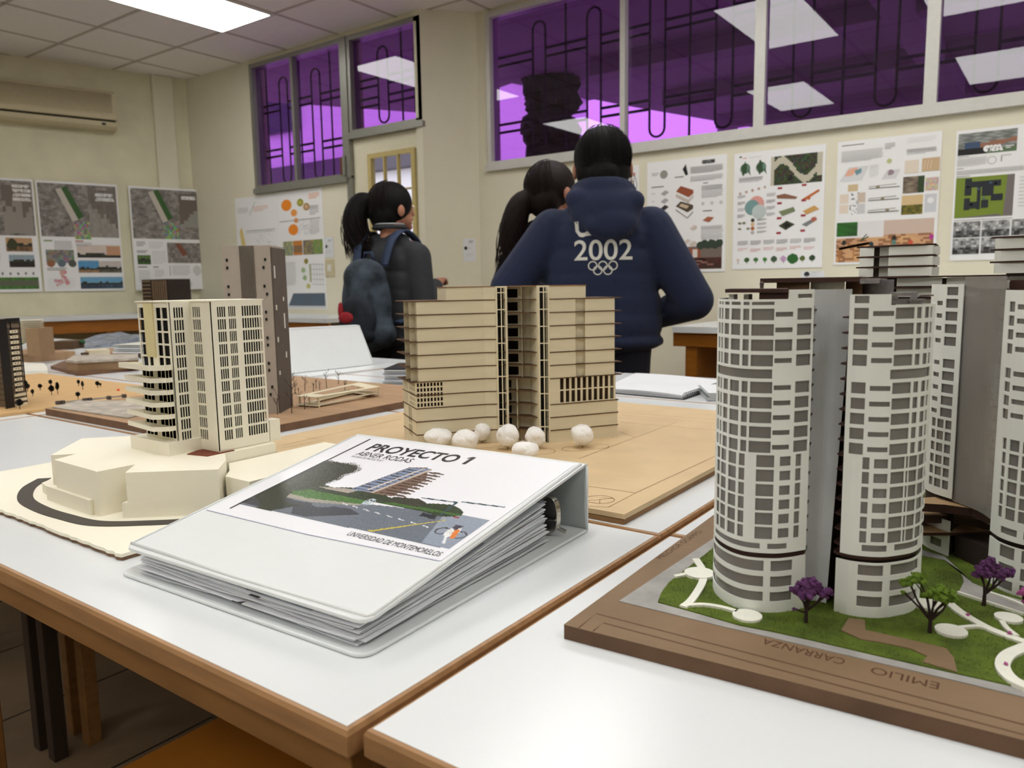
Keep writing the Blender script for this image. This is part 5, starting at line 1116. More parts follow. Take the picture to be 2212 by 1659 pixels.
# ------------------------------------------------------------------ white binder standing like a tent, paper bundle, sketchbook
t = thing('white_binder', 'white binder standing open like a tent behind the pavilion model', 'binder', (-1.85, 1.62, .75))
a, b = gz(622, 810, .752), gz(806, 789, .752); dp = (a-EYE).dot(FW); d = b-a; n = Vector((-d.y, d.x, 0)).normalized(); hgt = .135
lean = n*.055; tl, tr2 = a-d*.045+lean*1.0+Vector((0, 0, hgt)), b-d*.03+lean+Vector((0, 0, hgt-.004))
def slab(m, p0, p1, p2, p3, th_, mi=0):
    nn = (p1-p0).cross(p3-p0).normalized()*th_; m.add([p0, p1, p2, p3, p0+nn, p1+nn, p2+nn, p3+nn], [(3,2,1,0), (4,5,6,7), (0,1,5,4), (1,2,6,5), (2,3,7,6), (3,0,4,7)], mi)
m = MB(); slab(m, a, b, tr2, tl, .003); build(m, 'front_cover', VINYL, t, bevel=.0015)
m = MB(); slab(m, b+n*.16, a+n*.16, tl+n*.012, tr2+n*.012, .003); build(m, 'back_cover', VINYL, t, bevel=.0015)
m = MB(); slab(m, tl-Vector((0, 0, .002)), tr2-Vector((0, 0, .002)), tr2+n*.013, tl+n*.013, .003); build(m, 'spine', VINYL, t, bevel=.001)
m = MB(); m.tube([a-n*.004+Vector((0, 0, .004)), b-n*.004+Vector((0, 0, .004)), tr2-n*.003, tl-n*.003], .0022, 6, closed=True); build(m, 'welded_rim', VINYL, t, smooth=True)
m = MB(); p = a+d*.03-n*.10; m.obox(Vector((p.x, p.y, .7502)), d*1.15, n*.09, (0, 0, .004)); o_ = build(m, 'white_folder', VINYL, None, bevel=.001); tag(o_, 'flat white folder lying in front of the tent-like white binder', 'folder')
sheetstack('paper_bundle', 'bundle of papers under a dark cover in plastic, left of the wooden tower', 'papers', 829, 905, 832, 9, 34, .7502, .16, [SLEEVE, VING, PAPER], M('dark_cover', (40, 40, 48), .4))
sk = thing('spiral_sketchbook', 'open spiral sketchbook with blank white pages on the back desk', 'sketchbook', (-.83, 1.72, .75))
A0, B1, C1, D1 = gz(1300, 848, .7502), gz(1478, 864, .7502), gz(1572, 832, .7502), gz(1372, 813, .7502)
m = MB(); slab(m, A0, B1, C1, D1, .0015); build(m, 'back_cover', BLACKM, sk)
m = MB(); rr = random.Random(9)
for k in range(7):
    z = Vector((0, 0, .0022+.0011*k)); f = (C1-B1)*.01*rr.random(); nu = 6; vs = []
    for tp in (0, .0006):
        for i in range(nu+1):
            w_ = Vector((0, 0, .004*sin(pi*i/nu)*(k/7))); vs += [A0.lerp(B1, i/nu*.975)+z+w_+f+Vector((0, 0, tp)), D1.lerp(C1, i/nu*.975)+z+w_+f+Vector((0, 0, tp))]
    h = 2*(nu+1); m.add(vs, [(2*i, 2*i+1, 2*i+3, 2*i+2) for i in range(nu)]+[(h+2*i, h+2*i+2, h+2*i+3, h+2*i+1) for i in range(nu)]+[(2*i, 2*i+2, h+2*i+2, h+2*i) for i in range(nu)]+[(0, h, h+1, 1), (2*nu, 2*nu+1, h+2*nu+1, h+2*nu)])
build(m, 'pages', PAPER, sk)
m = MB(); 
for i in range(26):
    p = B1.lerp(C1, (i+.5)/26)+Vector((0, 0, .008)); ax = (C1-B1).normalized(); sd = (B1-A0).normalized(); m.tube([p+sd*.006*cos(q)+Vector((0, 0, .0075*sin(q)))+ax*.001*q/6 for q in np.linspace(0, 5.6, 9)], .0006, 5)
build(m, 'spiral_wire', BLACKM, sk)
sheetstack('paper_stack', 'loose stack of papers right of the spiral sketchbook, partly behind the twin towers', 'papers', 1530, 1640, 868, 8, 18, .7502, .14, [PAPER, VING], PAPER)

# ------------------------------------------------------------------ white twin-tower model (right)
BRW = M('brown_mdf', (130, 106, 80), .7, var=.1, scale=14, bump=.2, bscale=150); BRWD = M('brown_mdf_edge', (100, 74, 54), .75, var=.2, scale=30)
GREYP = M('grey_felt_paper', (160, 158, 154), .9, var=.14, scale=50); GRASS = M('model_grass', (86, 104, 28), .95, var=.35, scale=45, bump=.8, bscale=400)
WPATH = M('white_painted_card', (234, 234, 222), .6, var=.03, scale=60); FAC = M('white_facade_paper', (232, 235, 230), .55, var=.02, scale=30)
ACET = M('grey_acetate', (126, 123, 119), .2, var=.14, scale=22, trans=.08); CHOC = M('chocolate_card', (60, 34, 26), .6, var=.1); SHEETW = M('pearl_paper', (200, 203, 205), .5)
SILV = M('silver_foil_card', (150, 148, 152), .35, .6, var=.2, scale=200); WOODS = M('bridge_wood', (176, 146, 108), .6, var=.08); PLINTH = M('dark_podium_wall', (46, 34, 28), .8)
tm = thing('twin_tower_model', 'large white curved twin-tower model on a thick brown base with grass', 'architectural model', (0, .75, .75))
ZG = .761
BQ = [(-.2885, .457), (.34, .497), (.33, 1.10), (-.3065, 1.07)]
m = MB(); m.prism(BQ, .7502, ZG, 1); m.prism(BQ, ZG-.0004, ZG+.0001, 0)
tb_ = build(m, 'base_board', [BRW, BRWD], tm, bevel=.0008)
m = MB(); zz = ZG+.0002
def gr2(l, w_=.0011): ribbon(m, [G(a, b, ZG) for a, b in l], w_, zz)
gr2([(1250, 1357), (1288, 1326), (2212, 1566)], .0013); gr2([(1281, 1364), (1303, 1346), (2212, 1588)], .0013)
def tfn(px0, py0, px1, py1, h, flip=1):
    a, b = G(px0, py0, ZG), G(px1, py1, ZG); d = (b-a).normalized(); n = Vector((-d.y, d.x, 0)); return a, (b-a).length, (lambda x, y: (a.x+d.x*x+n.x*y, a.y+d.y*x+n.y*y, zz))
a, L, F_ = tfn(1429, 1208, 1518, 1149, 0); m.text('MELCHOR OCAMPO', F_, .0085, 0, fit=L)
a, L, F_ = tfn(2030, 1476, 1884, 1441, 0); m.text('EMILIO', F_, .0135, 0, fit=L)
a, L, F_ = tfn(1828, 1425, 1652, 1379, 0); m.text('CARRANZA', F_, .0135, 0, fit=L)
build(m, 'engraving', M('burnt_engraving', (84, 54, 32), .8), tb_)
grey = GP([(1337, 1300), (1545, 1351), (1760, 1401), (2067, 1473), (2212, 1508), (2420, 1560)], ZG)+[(.30, .55), (.30, 1.0), (-.262, 1.0)]+GP([(1540, 1165)], ZG)
m = MB(); m.prism(grey, ZG, ZG+.0008); build(m, 'paving_sheet', GREYP, tm)
gb = [(1421, 1304), (1487, 1322), (1597, 1354), (1665, 1367), (1760, 1388), (1900, 1421), (2067, 1459), (2174, 1483), (2212, 1492), (2400, 1540)]
grassP = GP(gb, ZG)+[(.28, .60), (.28, .98), (-.25, .98), (-.255, .78)]+GP([(1544, 1184), (1518, 1205), (1445, 1262), (1428, 1285)], ZG)
m = MB(); m.prism(grassP, ZG+.0008, ZG+.0018)
def inP(x, y, P_):
    r = False; n = len(P_)
    for i in range(n):
        x1, y1 = P_[i][:2]; x2, y2 = P_[(i+1) % n][:2]
        if (y1 > y) != (y2 > y) and x < (x2-x1)*(y-y1)/(y2-y1)+x1: r = not r
    return r
PT = GP([(1833, 1342), (1868, 1346), (1869, 1368), (1960, 1388), (2044, 1408), (2060, 1428), (2067, 1459), (1992, 1437), (2003, 1425), (1966, 1408), (1900, 1394), (1859, 1388), (1817, 1368)], ZG)
ROAD2 = GP([(1983, 1191), (2040, 1207), (2100, 1265), (2150, 1287), (2212, 1305), (2300, 1330), (2300, 1360), (2212, 1333), (2070, 1287), (2082, 1262), (2075, 1240), (2040, 1215), (1985, 1203)], ZG)
rr = random.Random(11); cnt = 0; gv = []; gf = []
while cnt < 15000:
    x, y = rr.uniform(-.26, .06), rr.uniform(.50, .78)
    if y > .66 and rr.random() < .5: continue
    if not inP(x, y, grassP) or inP(x, y, PT) or inP(x, y, ROAD2): continue
    a = rr.uniform(0, 6.28); h = rr.uniform(.0010, .0028); l = .0022; b = len(gv)
    gv += [(x-.00018*sin(a), y+.00018*cos(a), ZG+.0016), (x+.00018*sin(a), y-.00018*cos(a), ZG+.0016), (x+l*cos(a)*rr.random(), y+l*sin(a)*rr.random(), ZG+.0016+h)]; gf.append((b, b+1, b+2)); cnt += 1
m.add(gv, gf); build(m, 'grass', GRASS, tm, kind='stuff')
m = MB(); m.prism(PT, ZG+.0008, ZG+.0026); build(m, 'dirt_path', BRW, tm)
m = MB(); m.prism(ROAD2, ZG+.0008, ZG+.0025); build(m, 'grey_road', GREYP, tm)
def pth(l, w_, k=0, nm='white_path'):
    P_ = openspline([(*G(a, b, ZG)[:2], 0) for a, b in l], 6); m = MB(); L_, R_ = [], []; z1 = ZG+.0034+.0001*k
    for i, p in enumerate(P_):
        d = (P_[min(i+1, len(P_)-1)]-P_[max(i-1, 0)]).normalized(); n = Vector((-d.y, d.x, 0))*w_/2; L_.append(p+n); R_.append(p-n)
    q = len(P_); vs = [(v.x, v.y, z1) for v in L_+R_]+[(v.x, v.y, ZG+.0008) for v in L_+R_]
    m.add(vs, [(q+i, q+i+1, i+1, i) for i in range(q-1)]+[(i, i+1, 2*q+i+1, 2*q+i) for i in range(q-1)]+[(q+i+1, q+i, 3*q+i, 3*q+i+1) for i in range(q-1)]+[(0, 2*q, 3*q, q), (q-1, 2*q-1, 4*q-1, 3*q-1)]); return build(m, nm, WPATH, tm)
pth([(1503, 1214), (1518, 1239), (1517, 1265), (1495, 1302), (1476, 1318)], .0062); pth([(1458, 1252), (1502, 1244), (1548, 1245)], .0045, 1); pth([(1481, 1315), (1521, 1314), (1560, 1320), (1592, 1329)], .0042, 2)
pth([(2032, 1293), (2070, 1327), (2122, 1359), (2168, 1379), (2225, 1399)], .0066); pth([(2064, 1365), (2110, 1361), (2140, 1368)], .0036, 1); pth([(2163, 1350), (2175, 1366), (2196, 1383)], .0036, 2)
pth([(2240, 1400), (2212, 1408), (2176, 1425), (2165, 1449), (2184, 1476), (2225, 1496)], .0085, 3); pth([(2068, 1287), (2140, 1311), (2212, 1335)], .0022, 4, 'white_kerb'); pth([(2133, 1287), (2170, 1299), (2214, 1317)], .0026, 4, 'white_kerb')
for i, (px, py, rx, ry, d_) in enumerate(((1614, 1338, 32, 14, 0), (2054, 1371, 33, 13, 0), (2178, 1343, 28, 11, 0), (2004, 1314, 31, 24, 0), (1511, 1246, 33, 15, 1))):
    q0 = G(px, py, ZG); x1 = G(px+rx, py, ZG); r = (x1-q0).length*.98; m = MB(); m.prism([(q0.x+r*cos(a), q0.y+r*sin(a)) for a in np.linspace(0, 2*pi, 30, endpoint=False)], ZG+.0008, ZG+.0036+.0001*i)
    build(m, 'white_disc', WPATH, tm)

class Curve:
    def __init__(s, pts, n=14):
        s.P = openspline([(p[0], p[1], 0) for p in pts], n); s.S = [0]
        for i in range(1, len(s.P)): s.S.append(s.S[-1]+(s.P[i]-s.P[i-1]).length)
        s.L = s.S[-1]
    def at(s, u, d=0.):
        u = max(0, min(s.L-1e-7, u)); i = int(np.searchsorted(s.S, u, side='right'))-1; i = min(i, len(s.P)-2)
        t = (u-s.S[i])/(s.S[i+1]-s.S[i]); p = s.P[i].lerp(s.P[i+1], t)
        def tan_(j): j = max(0, min(len(s.P)-1, j)); return (s.P[min(j+1, len(s.P)-1)]-s.P[max(j-1, 0)]).normalized()
        g = tan_(i).lerp(tan_(i+1), t).normalized(); n = Vector((g.y, -g.x, 0)); return p-n*d
    def spx(s, px, z):
        us = np.linspace(0, s.L, 160); X = [proj((s.at(u).x, s.at(u).y, z))[0] for u in us]
        k0 = int(np.argmin(X)); X = X[k0:]; us = us[k0:]
        return float(np.interp(px, X, us))
    def F(s): return lambda u, v, d: (s.at(u, d).x, s.at(u, d).y, v)
    def zpy(s, px, py): p = s.at(s.spx(px, .9)); return ZP(px, py, p.x, p.y)
def tower(cv, z0, z1, wins, u0=0., u1=None, name='curved_facade', core=True, slabs=True, du=.003, acet=True):
    u1 = u1 or cv.L; m = MB(); F_ = cv.F(); m.panel(F_, u0, u1, z0, z1, wins, .0008, du=du); fo = build(m, name, FAC, tm)
    if acet:
        m = MB(); m.panel(lambda u, v, d: F_(u, v, d+.0012), u0+.0006, u1-.0015, z0+.0005, z1-.0005, [], .0003, du=du); build(m, 'window_film', ACET, fo)
    return fo
cA = Curve([(-.229, .618), (-.2265, .592), (-.2175, .5715), (-.202, .5565), (-.186, .5515), (-.169, .5575), (-.159, .567), (-.1505, .580)])
cB = Curve([(-.1305, .587), (-.118, .5855), (-.102, .591), (-.091, .603), (-.083, .617), (-.0805, .636), (-.083, .655)])
def W(cv, l, rows, pref, zref=.978, cut=0):
    out = []
    for px0, px1, *o in l:
        a, b = cv.spx(px0, zref), cv.spx(px1, zref)
        for t_, b_ in rows:
            za, zb2 = cv.zpy(pref, t_), cv.zpy(pref, b_)
            if o: h = za-zb2; zm = (za+zb2)/2; za, zb2 = zm+h*o[0]/2, zm-h*o[0]/2
            out.append((a, b, zb2, za))
    return out
def tri_rows(l, h): return [(t_, t_+h) for t_ in l]
# tower A
zb_, zt1, zt2 = cA.zpy(1663, 1196), cA.zpy(1600, 647), cA.zpy(1740, 625)
up1 = tri_rows([667, 700.5, 733.6, 766.7], 25); up2 = tri_rows([825, 858, 889.5, 922, 953.6], 25)
colsA = [(1553, 1556.5), (1558.5, 1562), (1565, 1575), (1579, 1599), (1604.5, 1618), (1623, 1672), (1675, 1713, .42), (1722, 1753)]
wA = W(cA, colsA, up1+up2, 1648)+W(cA, colsA[:6], [(652, 659)], 1648)+W(cA, [(1552, 1671)], [(798, 818)], 1648)+W(cA, [(1675, 1713)], [(733.6, 758.6)], 1648)
wA += W(cA, [(1549, 1555), (1557, 1568), (1572.7, 1589.5), (1595, 1607.7), (1633, 1671.7), (1684, 1707.5, .78), (1718, 1730)], tri_rows([983.4, 1014.6, 1046.3, 1077, 1108, 1138.8], 26.5), 1652, .87)+W(cA, [(1545, 1641), (1657, 1699)], [(1174, 1186)], 1645, .81)
A_ = tower(cA, zb_, zt1, wA)
uh = cA.spx(1704, .99); tower(cA, zt1, zt2, W(cA, [(1722, 1753)], [(634.6, 644.5)], 1740), u0=uh)
zpa = cA.zpy(1733, 1202); tower(cA, ZG+.001, zpa, W(cA, [(1540, 1648), (1663, 1710)], [(1212.6, 1235.6), (1246.5, 1269.5), (1280.4, 1300.7)], 1686, .78), name='podium_facade')
# tower B
ub = cB.spx(1814, .81); zbB = cB.zpy(1934, 1204); zt1B, zt2B = cB.zpy(1880, 636), cB.zpy(1950, 658)
uB = tri_rows([663.9, 697.8, 731.4, 765.3, 825.3, 859.2, 892.3, 924.8, 957.6], 24.5)
wB = W(cB, [(1844, 1875.6), (1885, 1931, .44), (1934, 1975), (1980, 1991), (1997, 2006.5), (2009, 2013)], uB, 1950)+W(cB, [(1928, 2014)], [(797, 818)], 1950)
wB += W(cB, [(1862, 1877), (1887, 1917.7, .78), (1923.6, 1953.5), (1956, 1961), (1962.7, 1980.5), (1982.6, 1995), (1996.5, 2001)], tri_rows([988.3, 1020, 1052.5, 1085, 1117.7, 1148.8], 26), 1938, .87)+W(cB, [(1860.7, 1915), (1931, 1982)], [(1180, 1194)], 1900, .81)
tower(cB, zbB, zt2B, wB, u0=ub)
tower(cB, zt2B, zt1B, W(cB, [(1844, 1875.6)], [(638.6, 655)], 1880), u0=ub, u1=cB.spx(1925, .99))
zpb = cB.zpy(1802, 1204); tower(cB, ZG+.001, zpb, W(cB, [(1850.7, 1905.5), (1921, 1980)], [(1222, 1245), (1256, 1279), (1290, 1313)], 1878, .78), name='podium_facade')
def corebody(cv, z0, z1, back, off=.0042, u0=0., u1=None, name='tower_core', mt=PLINTH):
    u1 = u1 or cv.L; P_ = [tuple(cv.at(u0+.003+(u1-u0-.005)*i/14, off)[:2]) for i in range(15)]+back; m = MB(); m.prism(P_, z0, z1); return build(m, name, mt, tm)
def plates(cv, zs, back, u0=0., u1=None):
    u1 = u1 or cv.L; P_ = [tuple(cv.at(u0+(u1-u0)*i/14, .0016)[:2]) for i in range(15)]+back
    for z in zs: m = MB(); m.prism(P_, z, z+.0012); build(m, 'floor_slab', CHOC, tm)
corebody(cA, ZG+.001, zt1-.006, [(-.156, .605), (-.165, .64), (-.215, .64)]); plates(cA, [zb_-.001-.0035+.0005, zb_-.0024]+[zt1-.0095-.0112*k for k in range(16)], [(-.1525, .588), (-.160, .645), (-.222, .645)])
corebody(cB, ZG+.001, zt2B-.006, [(-.088, .665), (-.125, .66), (-.134, .62)]); plates(cB, [zbB-.0030, zbB-.0020]+[zt2B-.0095-.0112*k for k in range(16)], [(-.087, .668), (-.126, .665), (-.1335, .592)])
# centre sheet between the towers
bl, br_, tl2, tr3 = Vector((-.1545, .590, 0)), Vector((-.1385, .5965, 0)), Vector((-.1575, .6015, 0)), Vector((-.1322, .6135, 0))
def shF(u, v, d):
    t = (v-.762)/.242; a = bl.lerp(tl2, t); b = br_.lerp(tr3, t); p = a.lerp(b, u); n = Vector((b.y-a.y, a.x-b.x, 0)).normalized(); p = p-n*(.003*sin(pi*u)+d); return (p.x, p.y, v)
m = MB(); m.panel(shF, 0, 1, .7635, ZP(1800, 625, -.145, .608), [], .0006, du=.12, dv=.03); build(m, 'centre_sheet', SHEETW, tm, smooth=False)
m = MB(); m.prism([(-.158, .612), (-.128, .622), (-.122, .66), (-.165, .66)], ZG+.001, .995); build(m, 'centre_core', PLINTH, tm)
# roofs
def zat(px, py, x, y): return ZP(px, py, x, y)
def roofbar(l, ztop, h, name, mt):
    m = MB(); m.prism(l, ztop-h, ztop); return build(m, name, mt, tm, bevel=.0003)
def XY(px, y): d = ray(px, 640); k = y/d.y; return (d.x*k, y)
roofbar([XY(1566, .585), XY(1703, .562), XY(1700, .60), XY(1580, .63)], zat(1640, 624, -.185, .575), .0028, 'roof_slab', CHOC)
m = MB(); m.prism([XY(1640, .575), XY(1703, .565), XY(1703, .60), XY(1640, .60)], .9945, 1.001); build(m, 'roof_box', CHOC, tm)
for px in (1582, 1614): m = MB(); a = XY(px, .59); m.box((a[0]-.002, a[1]-.002, zt1-.008), (a[0]+.002, a[1]+.006, 1.000)); build(m, 'roof_post', FAC, tm)
m = MB(); p = XY(1645, .60); m.tube([(p[0], p[1], 1.0), (p[0], p[1], 1.0075)], .0015, 8); m.ell((p[0], p[1], 1.0078), .0018, 8, 6); build(m, 'roof_pin', CHIPD, tm)
roofbar([XY(1641, .620), XY(1860, .606), XY(1870, .66), XY(1650, .66)], zat(1700, 600.5, -.17, .615), .0036, 'upper_roof_slab', CHOC); roofbar([XY(1856, .606), XY(1898, .604), XY(1900, .655), XY(1862, .655)], 1.0105, .0036, 'upper_roof_slab', SILV)
for a, b, mt in ((1677, 1748, BRWD), (1826, 1862, BRWD), (1750, 1824, WHITEP), (1862, 1930, SILV)): m = MB(); m.prism([XY(a, .624), XY(b, .616), XY(b, .65), XY(a, .65)], .997, 1.0085 if mt is not SILV else 1.0095); build(m, 'roof_support', mt, tm)
for a, b, t_, bb, mt in ((1922, 1973, 632, 640, SILV), (1924, 1929, 640, 657, SILV), (1966, 1972, 640, 657, SILV), (1924, 1990, 648, 657, ACET), (1985, 2008, 638, 641, CHOC)):
    m = MB(); P0, P1 = XY(a, .603), XY(b, .612); m.prism([P0, P1, (P1[0], P1[1]+.02), (P0[0], P0[1]+.02)], zat(a, bb, *P0), zat(a, t_, *P0)); build(m, 'terrace_frame', mt, tm)
# second pair of towers C, D with the grey film between
cC = Curve([(-.108, .83), (-.1045, .803), (-.094, .780), (-.0755, .764)]); cD = Curve([(-.0425, .720), (-.034, .704), (-.020, .694), (-.002, .692), (.016, .700)])
rC = tri_rows([645.9, 673.6, 701, 728.5, 777, 804, 831.5, 858, 884], 19.5)
wC = W(cC, [(2023, 2035, .5), (2042, 2068)], rC, 2055)+W(cC, [(2043, 2067)], [(620, 638)], 2055)+W(cC, [(2013, 2021), (2024, 2038), (2041.5, 2055)], tri_rows([906.6, 932, 958.5, 985, 1010, 1036], 19), 2040, .88)
tower(cC, cC.zpy(2040, 1071), cC.zpy(2070, 614), wC)
tower(cC, ZG+.001, .795, W(cC, [(2010, 2034)], [(1160, 1177)], 2030, .78), name='podium_facade')
rD = tri_rows([652, 682.7, 713, 744, 797.7, 828, 858, 888], 22.5)
wD = W(cD, [(2179, 2191), (2196, 2225, .5)], rD, 2195)+W(cD, [(2164, 2172), (2179, 2200), (2207, 2240)], tri_rows([949, 980, 1010, 1040, 1070, 1098], 25), 2185, .87)+W(cD, [(2159, 2194), (2208, 2250)], [(1133, 1148)], 2170, .80)
tower(cD, cD.zpy(2160, 1152), cD.zpy(2190, 627), wD)
tower(cD, ZG+.001, cD.zpy(2160, 1162), W(cD, [(2156, 2188), (2203, 2260)], [(1172, 1198), (1210, 1236), (1244, 1264)], 2170, .78), name='podium_facade')
corebody(cC, ZG+.001, .99, [(-.07, .80), (-.095, .84)]); corebody(cD, ZG+.001, .99, [(.02, .74), (-.03, .76), (-.042, .735)])
ztp = ZP(2125, 597, -.06, .745); pa, pb_ = Vector((-.0750, .766, 0)), Vector((-.0425, .722, 0))
def ff(u, v, d):
    p = pa.lerp(pb_, u); n = Vector((pb_.y-pa.y, pa.x-pb_.x, 0)).normalized(); return (p.x-n.x*(d+.004*sin(pi*u)), p.y-n.y*(d+.004*sin(pi*u)), v)
m = MB(); m.panel(ff, 0, 1, .8135, ztp, [], .0005, du=.1); build(m, 'grey_film_wall', M('grey_film', (158, 154, 150), .22, var=.05, trans=.42), tm)
for k in range(16): m = MB(); z = ztp-.012-.0118*k; m.prism([(-.0715, .7695), (-.0390, .7255), (-.03, .78), (-.066, .81)], z, z+.0018); build(m, 'floor_slab', CHOC, tm)
m = MB(); m.prism([(-.070, .790), (-.042, .75), (-.03, .78), (-.06, .81)], .8, ztp-.004); build(m, 'film_core', M('pale_inner_core', (170, 166, 160), .8), tm)
m = MB(); m.prism([XY(2180, .73), XY(2300, .70), XY(2300, .76), XY(2185, .76)], cD.zpy(2190, 627)-.002, cD.zpy(2190, 605)); build(m, 'roof_box', CHOC, tm)
for i, (l, z, h) in enumerate((([(1960, 1087), (1992, 1087), (2042, 1090), (2100, 1098), (2143, 1115), (2137, 1105), (2058, 1071), (1992, 1075), (1960, 1078)], .812, .0075), ([(1950, 1112), (1992, 1112), (2060, 1114), (2110, 1121), (2146, 1130), (2140, 1110), (2060, 1090), (1950, 1090)], .798, .0075), ([(1950, 1150), (1992, 1150), (2060, 1150), (2142, 1146), (2145, 1120), (2060, 1112), (1950, 1112)], .785, .003))):
    m = MB(); m.prism(GP(l, z), z-h, z-.0002, 1); m.prism(GP(l, z), z-.0002, z); build(m, 'curved_bridge', [WOODS, CHOC], tm)
m = MB(); m.prism(GP([(2060, 1205), (2145, 1245), (2160, 1200), (2080, 1180)], ZG), ZG+.001, .783); build(m, 'bridge_wall', PLINTH, tm)
# rear banded block with balconies
def band(x0, x1, y, ztop, zbot, p, steps, name):
    z = ztop; k = 0
    while z > zbot:
        fr_ = openspline([(x0-.003, y+.006, 0), (x0+.01, y, 0), (x0+(x1-x0)*.35, y-.004, 0), (x0+(x1-x0)*.45, y-.009, 0), (x1-.008, y-.010, 0), (x1, y-.004, 0)], 5)
        m = MB(); m.prism([tuple(q[:2]) for q in fr_]+[(x1-.004, y+.045), (x0+.014, y+.045)], z-.0016, z); sl = build(m, 'floor_slab', CHOC, tm)
        m = MB(); xa = x0+(x1-x0)*.42
        def wf(a, b, dy_, t_=.0008, zz0=.0, zz1=.0): m.prism([(a, y+dy_), (b, y+dy_-.002), (b, y+dy_+t_), (a, y+dy_+t_+.001)], z-p+.0002+zz0, z-.0018-zz1)
        wf(x0+.001, x0+(x1-x0)*.21, .002); wf(x0+(x1-x0)*.27, xa, .006); wf(xa, x1-.002, -.0075); m.prism([(x1-.0025, y-.008), (x1-.0015, y-.008), (x1-.0015, y+.04), (x1-.0025, y+.04)], z-p+.0002, z-.0018)
        build(m, 'balcony_parapet', FAC, sl); z -= p; k += 1
band(-.196, -.119, .93, 1.0462, 1.014, .0112, 3, 'e'); band(-.0655, .06, .90, 1.0495, 1.014, .0120, 3, 'f')
zz = 1.0125; k = 0
while zz > .78:
    m = MB(); m.prism(smoothpoly([(-.197, .925), (-.15, .918), (-.1, .922), (-.02, .90), (.07, .89), (.07, .98), (-.19, .99)], 4), zz-.0016, zz); sl = build(m, 'floor_slab', CHOC, tm)
    m = MB(); m.prism([(-.194, .934), (-.165, .927), (-.165, .929), (-.194, .936)], zz-.0106, zz-.0018); m.prism([(-.155, .926), (-.112, .928), (-.112, .930), (-.155, .928)], zz-.0106, zz-.0018); m.prism([(-.108, .93), (.06, .90), (.06, .902), (-.108, .932)], zz-.0106, zz-.0018)
    build(m, 'balcony_parapet', FAC if k < 3 else PLY, sl); zz -= .0115; k += 1
m = MB(); m.prism([(-.18, .945), (.05, .92), (.05, .975), (-.18, .98)], ZG+.001, 1.010); m.prism([(-.185, .945), (-.13, .94), (-.13, .97), (-.185, .97)], 1.01, 1.044); m.prism([(-.055, .92), (.05, .92), (.05, .945), (-.055, .945)], 1.01, 1.048); build(m, 'rear_core', M('rear_core_grey', (122, 114, 106), .8), tm)
# little trees
VIO = M('violet_foliage', (92, 50, 96), .95, var=.45, scale=260); GRF = M('olive_foliage', (96, 122, 36), .95, var=.4, scale=260); PNK = M('pink_foliage', (168, 84, 140), .95, var=.35, scale=260); TRK = M('model_trunk', (46, 30, 28), .9)
def mtree(base, clumps, mt, seed):
    p0 = G(*base, ZG); p0.z = ZG+.001; dp = (p0-EYE).dot(FW); s_ = dp/FPX; rr = random.Random(seed); m = MB(); C = []
    for px, py, r in clumps: C.append((p0+RT*((px-base[0])*s_)+Vector((0, 0, (base[1]-py)*s_*1.01))+Vector((FW.x, FW.y, 0))*rr.uniform(-.006, .006), r*s_))
    f = p0+Vector((0, 0, .010)); m.tube([p0, f], [.0016, .0012], 7)
    for q, r in C:
        md = f.lerp(q, .5)+Vector((rr.uniform(-.002, .002), rr.uniform(-.002, .002), -.001)); m.tube([f, md, q], [.0011, .0008, .0004], 6)
        for j in range(2): e = q+Vector((rr.uniform(-1, 1), rr.uniform(-1, 1), rr.uniform(0, .5)))*r*.6; m.tube([md, e], [.0006, .0003], 5)
    tt = build(m, 'model_tree', TRK, tm); m = MB()
    for q, r in C:
        for j in range(int(16+r*1500)):
            d = Vector((rr.gauss(0, 1), rr.gauss(0, 1), rr.gauss(0, 1))).normalized()*r*rr.uniform(.35, .92); d.z *= .75; e = rr.uniform(.2, .38)*r; m.ell(q+d, (e, e, e*.85), 8, 6, noise=.35, seed=rr.randint(0, 999))
    build(m, 'foliage', mt, tt)
mtree((1741, 1350), [(1736, 1268, 26), (1757, 1275, 20), (1722, 1280, 15), (1745, 1252, 18), (1781, 1280, 17), (1715, 1317, 5)], VIO, 1)
mtree((2008, 1372), [(1966, 1264, 17), (1986, 1254, 19), (2012, 1272, 22), (2036, 1282, 20), (1953, 1284, 6), (2000, 1290, 12), (2050, 1296, 9)], GRF, 2)
mtree((2125, 1313), [(2112, 1232, 19), (2134, 1218, 21), (2150, 1240, 15), (2176, 1240, 15)], VIO, 3)
mtree((2218, 1330), [(2200, 1276, 13), (2222, 1286, 18), (2215, 1300, 12)], PNK, 4)
for i, (px, py) in enumerate(((2090, 1340), (2172, 1448), (2180, 1380))): p = G(px, py, ZG); m = MB(); m.ell((p.x, p.y, ZG+.0045), (.0016, .0014, .001), 6, 5, noise=.4, seed=i); build(m, 'fallen_petal', PNK, tm)

# ------------------------------------------------------------------ people
SKIN = M('skin', (168, 116, 92), .5, var=.05, scale=30); HAIRM = M('black_hair', (14, 11, 11), .62, spec=.15, var=.5, scale=60, stretch=(6, 6, 1), bump=.5, bscale=160)
HAIRB = M('dark_brown_hair', (26, 15, 13), .6, spec=.2, var=.6, scale=60, stretch=(6, 6, 1), bump=.5, bscale=160)
NAVY = M('navy_fleece', (30, 38, 64), .95, var=.08, scale=200, bump=.3, bscale=500, sheen=.05); NAVYD = M('dark_denim', (18, 20, 34), .9, var=.1); BLKC = M('black_cloth', (20, 20, 24), .9, var=.1)
GREYJ = M('charcoal_jacket', (50, 52, 56), .9, var=.1, scale=80); CAMO = M('dark_camouflage', (52, 62, 72), .85, var=.8, scale=13); STRAP = M('slate_strap', (48, 62, 88), .8); INKW = M('white_ink', (206, 206, 198), .7); SHOE = M('dark_shoe', (24, 22, 22), .6)
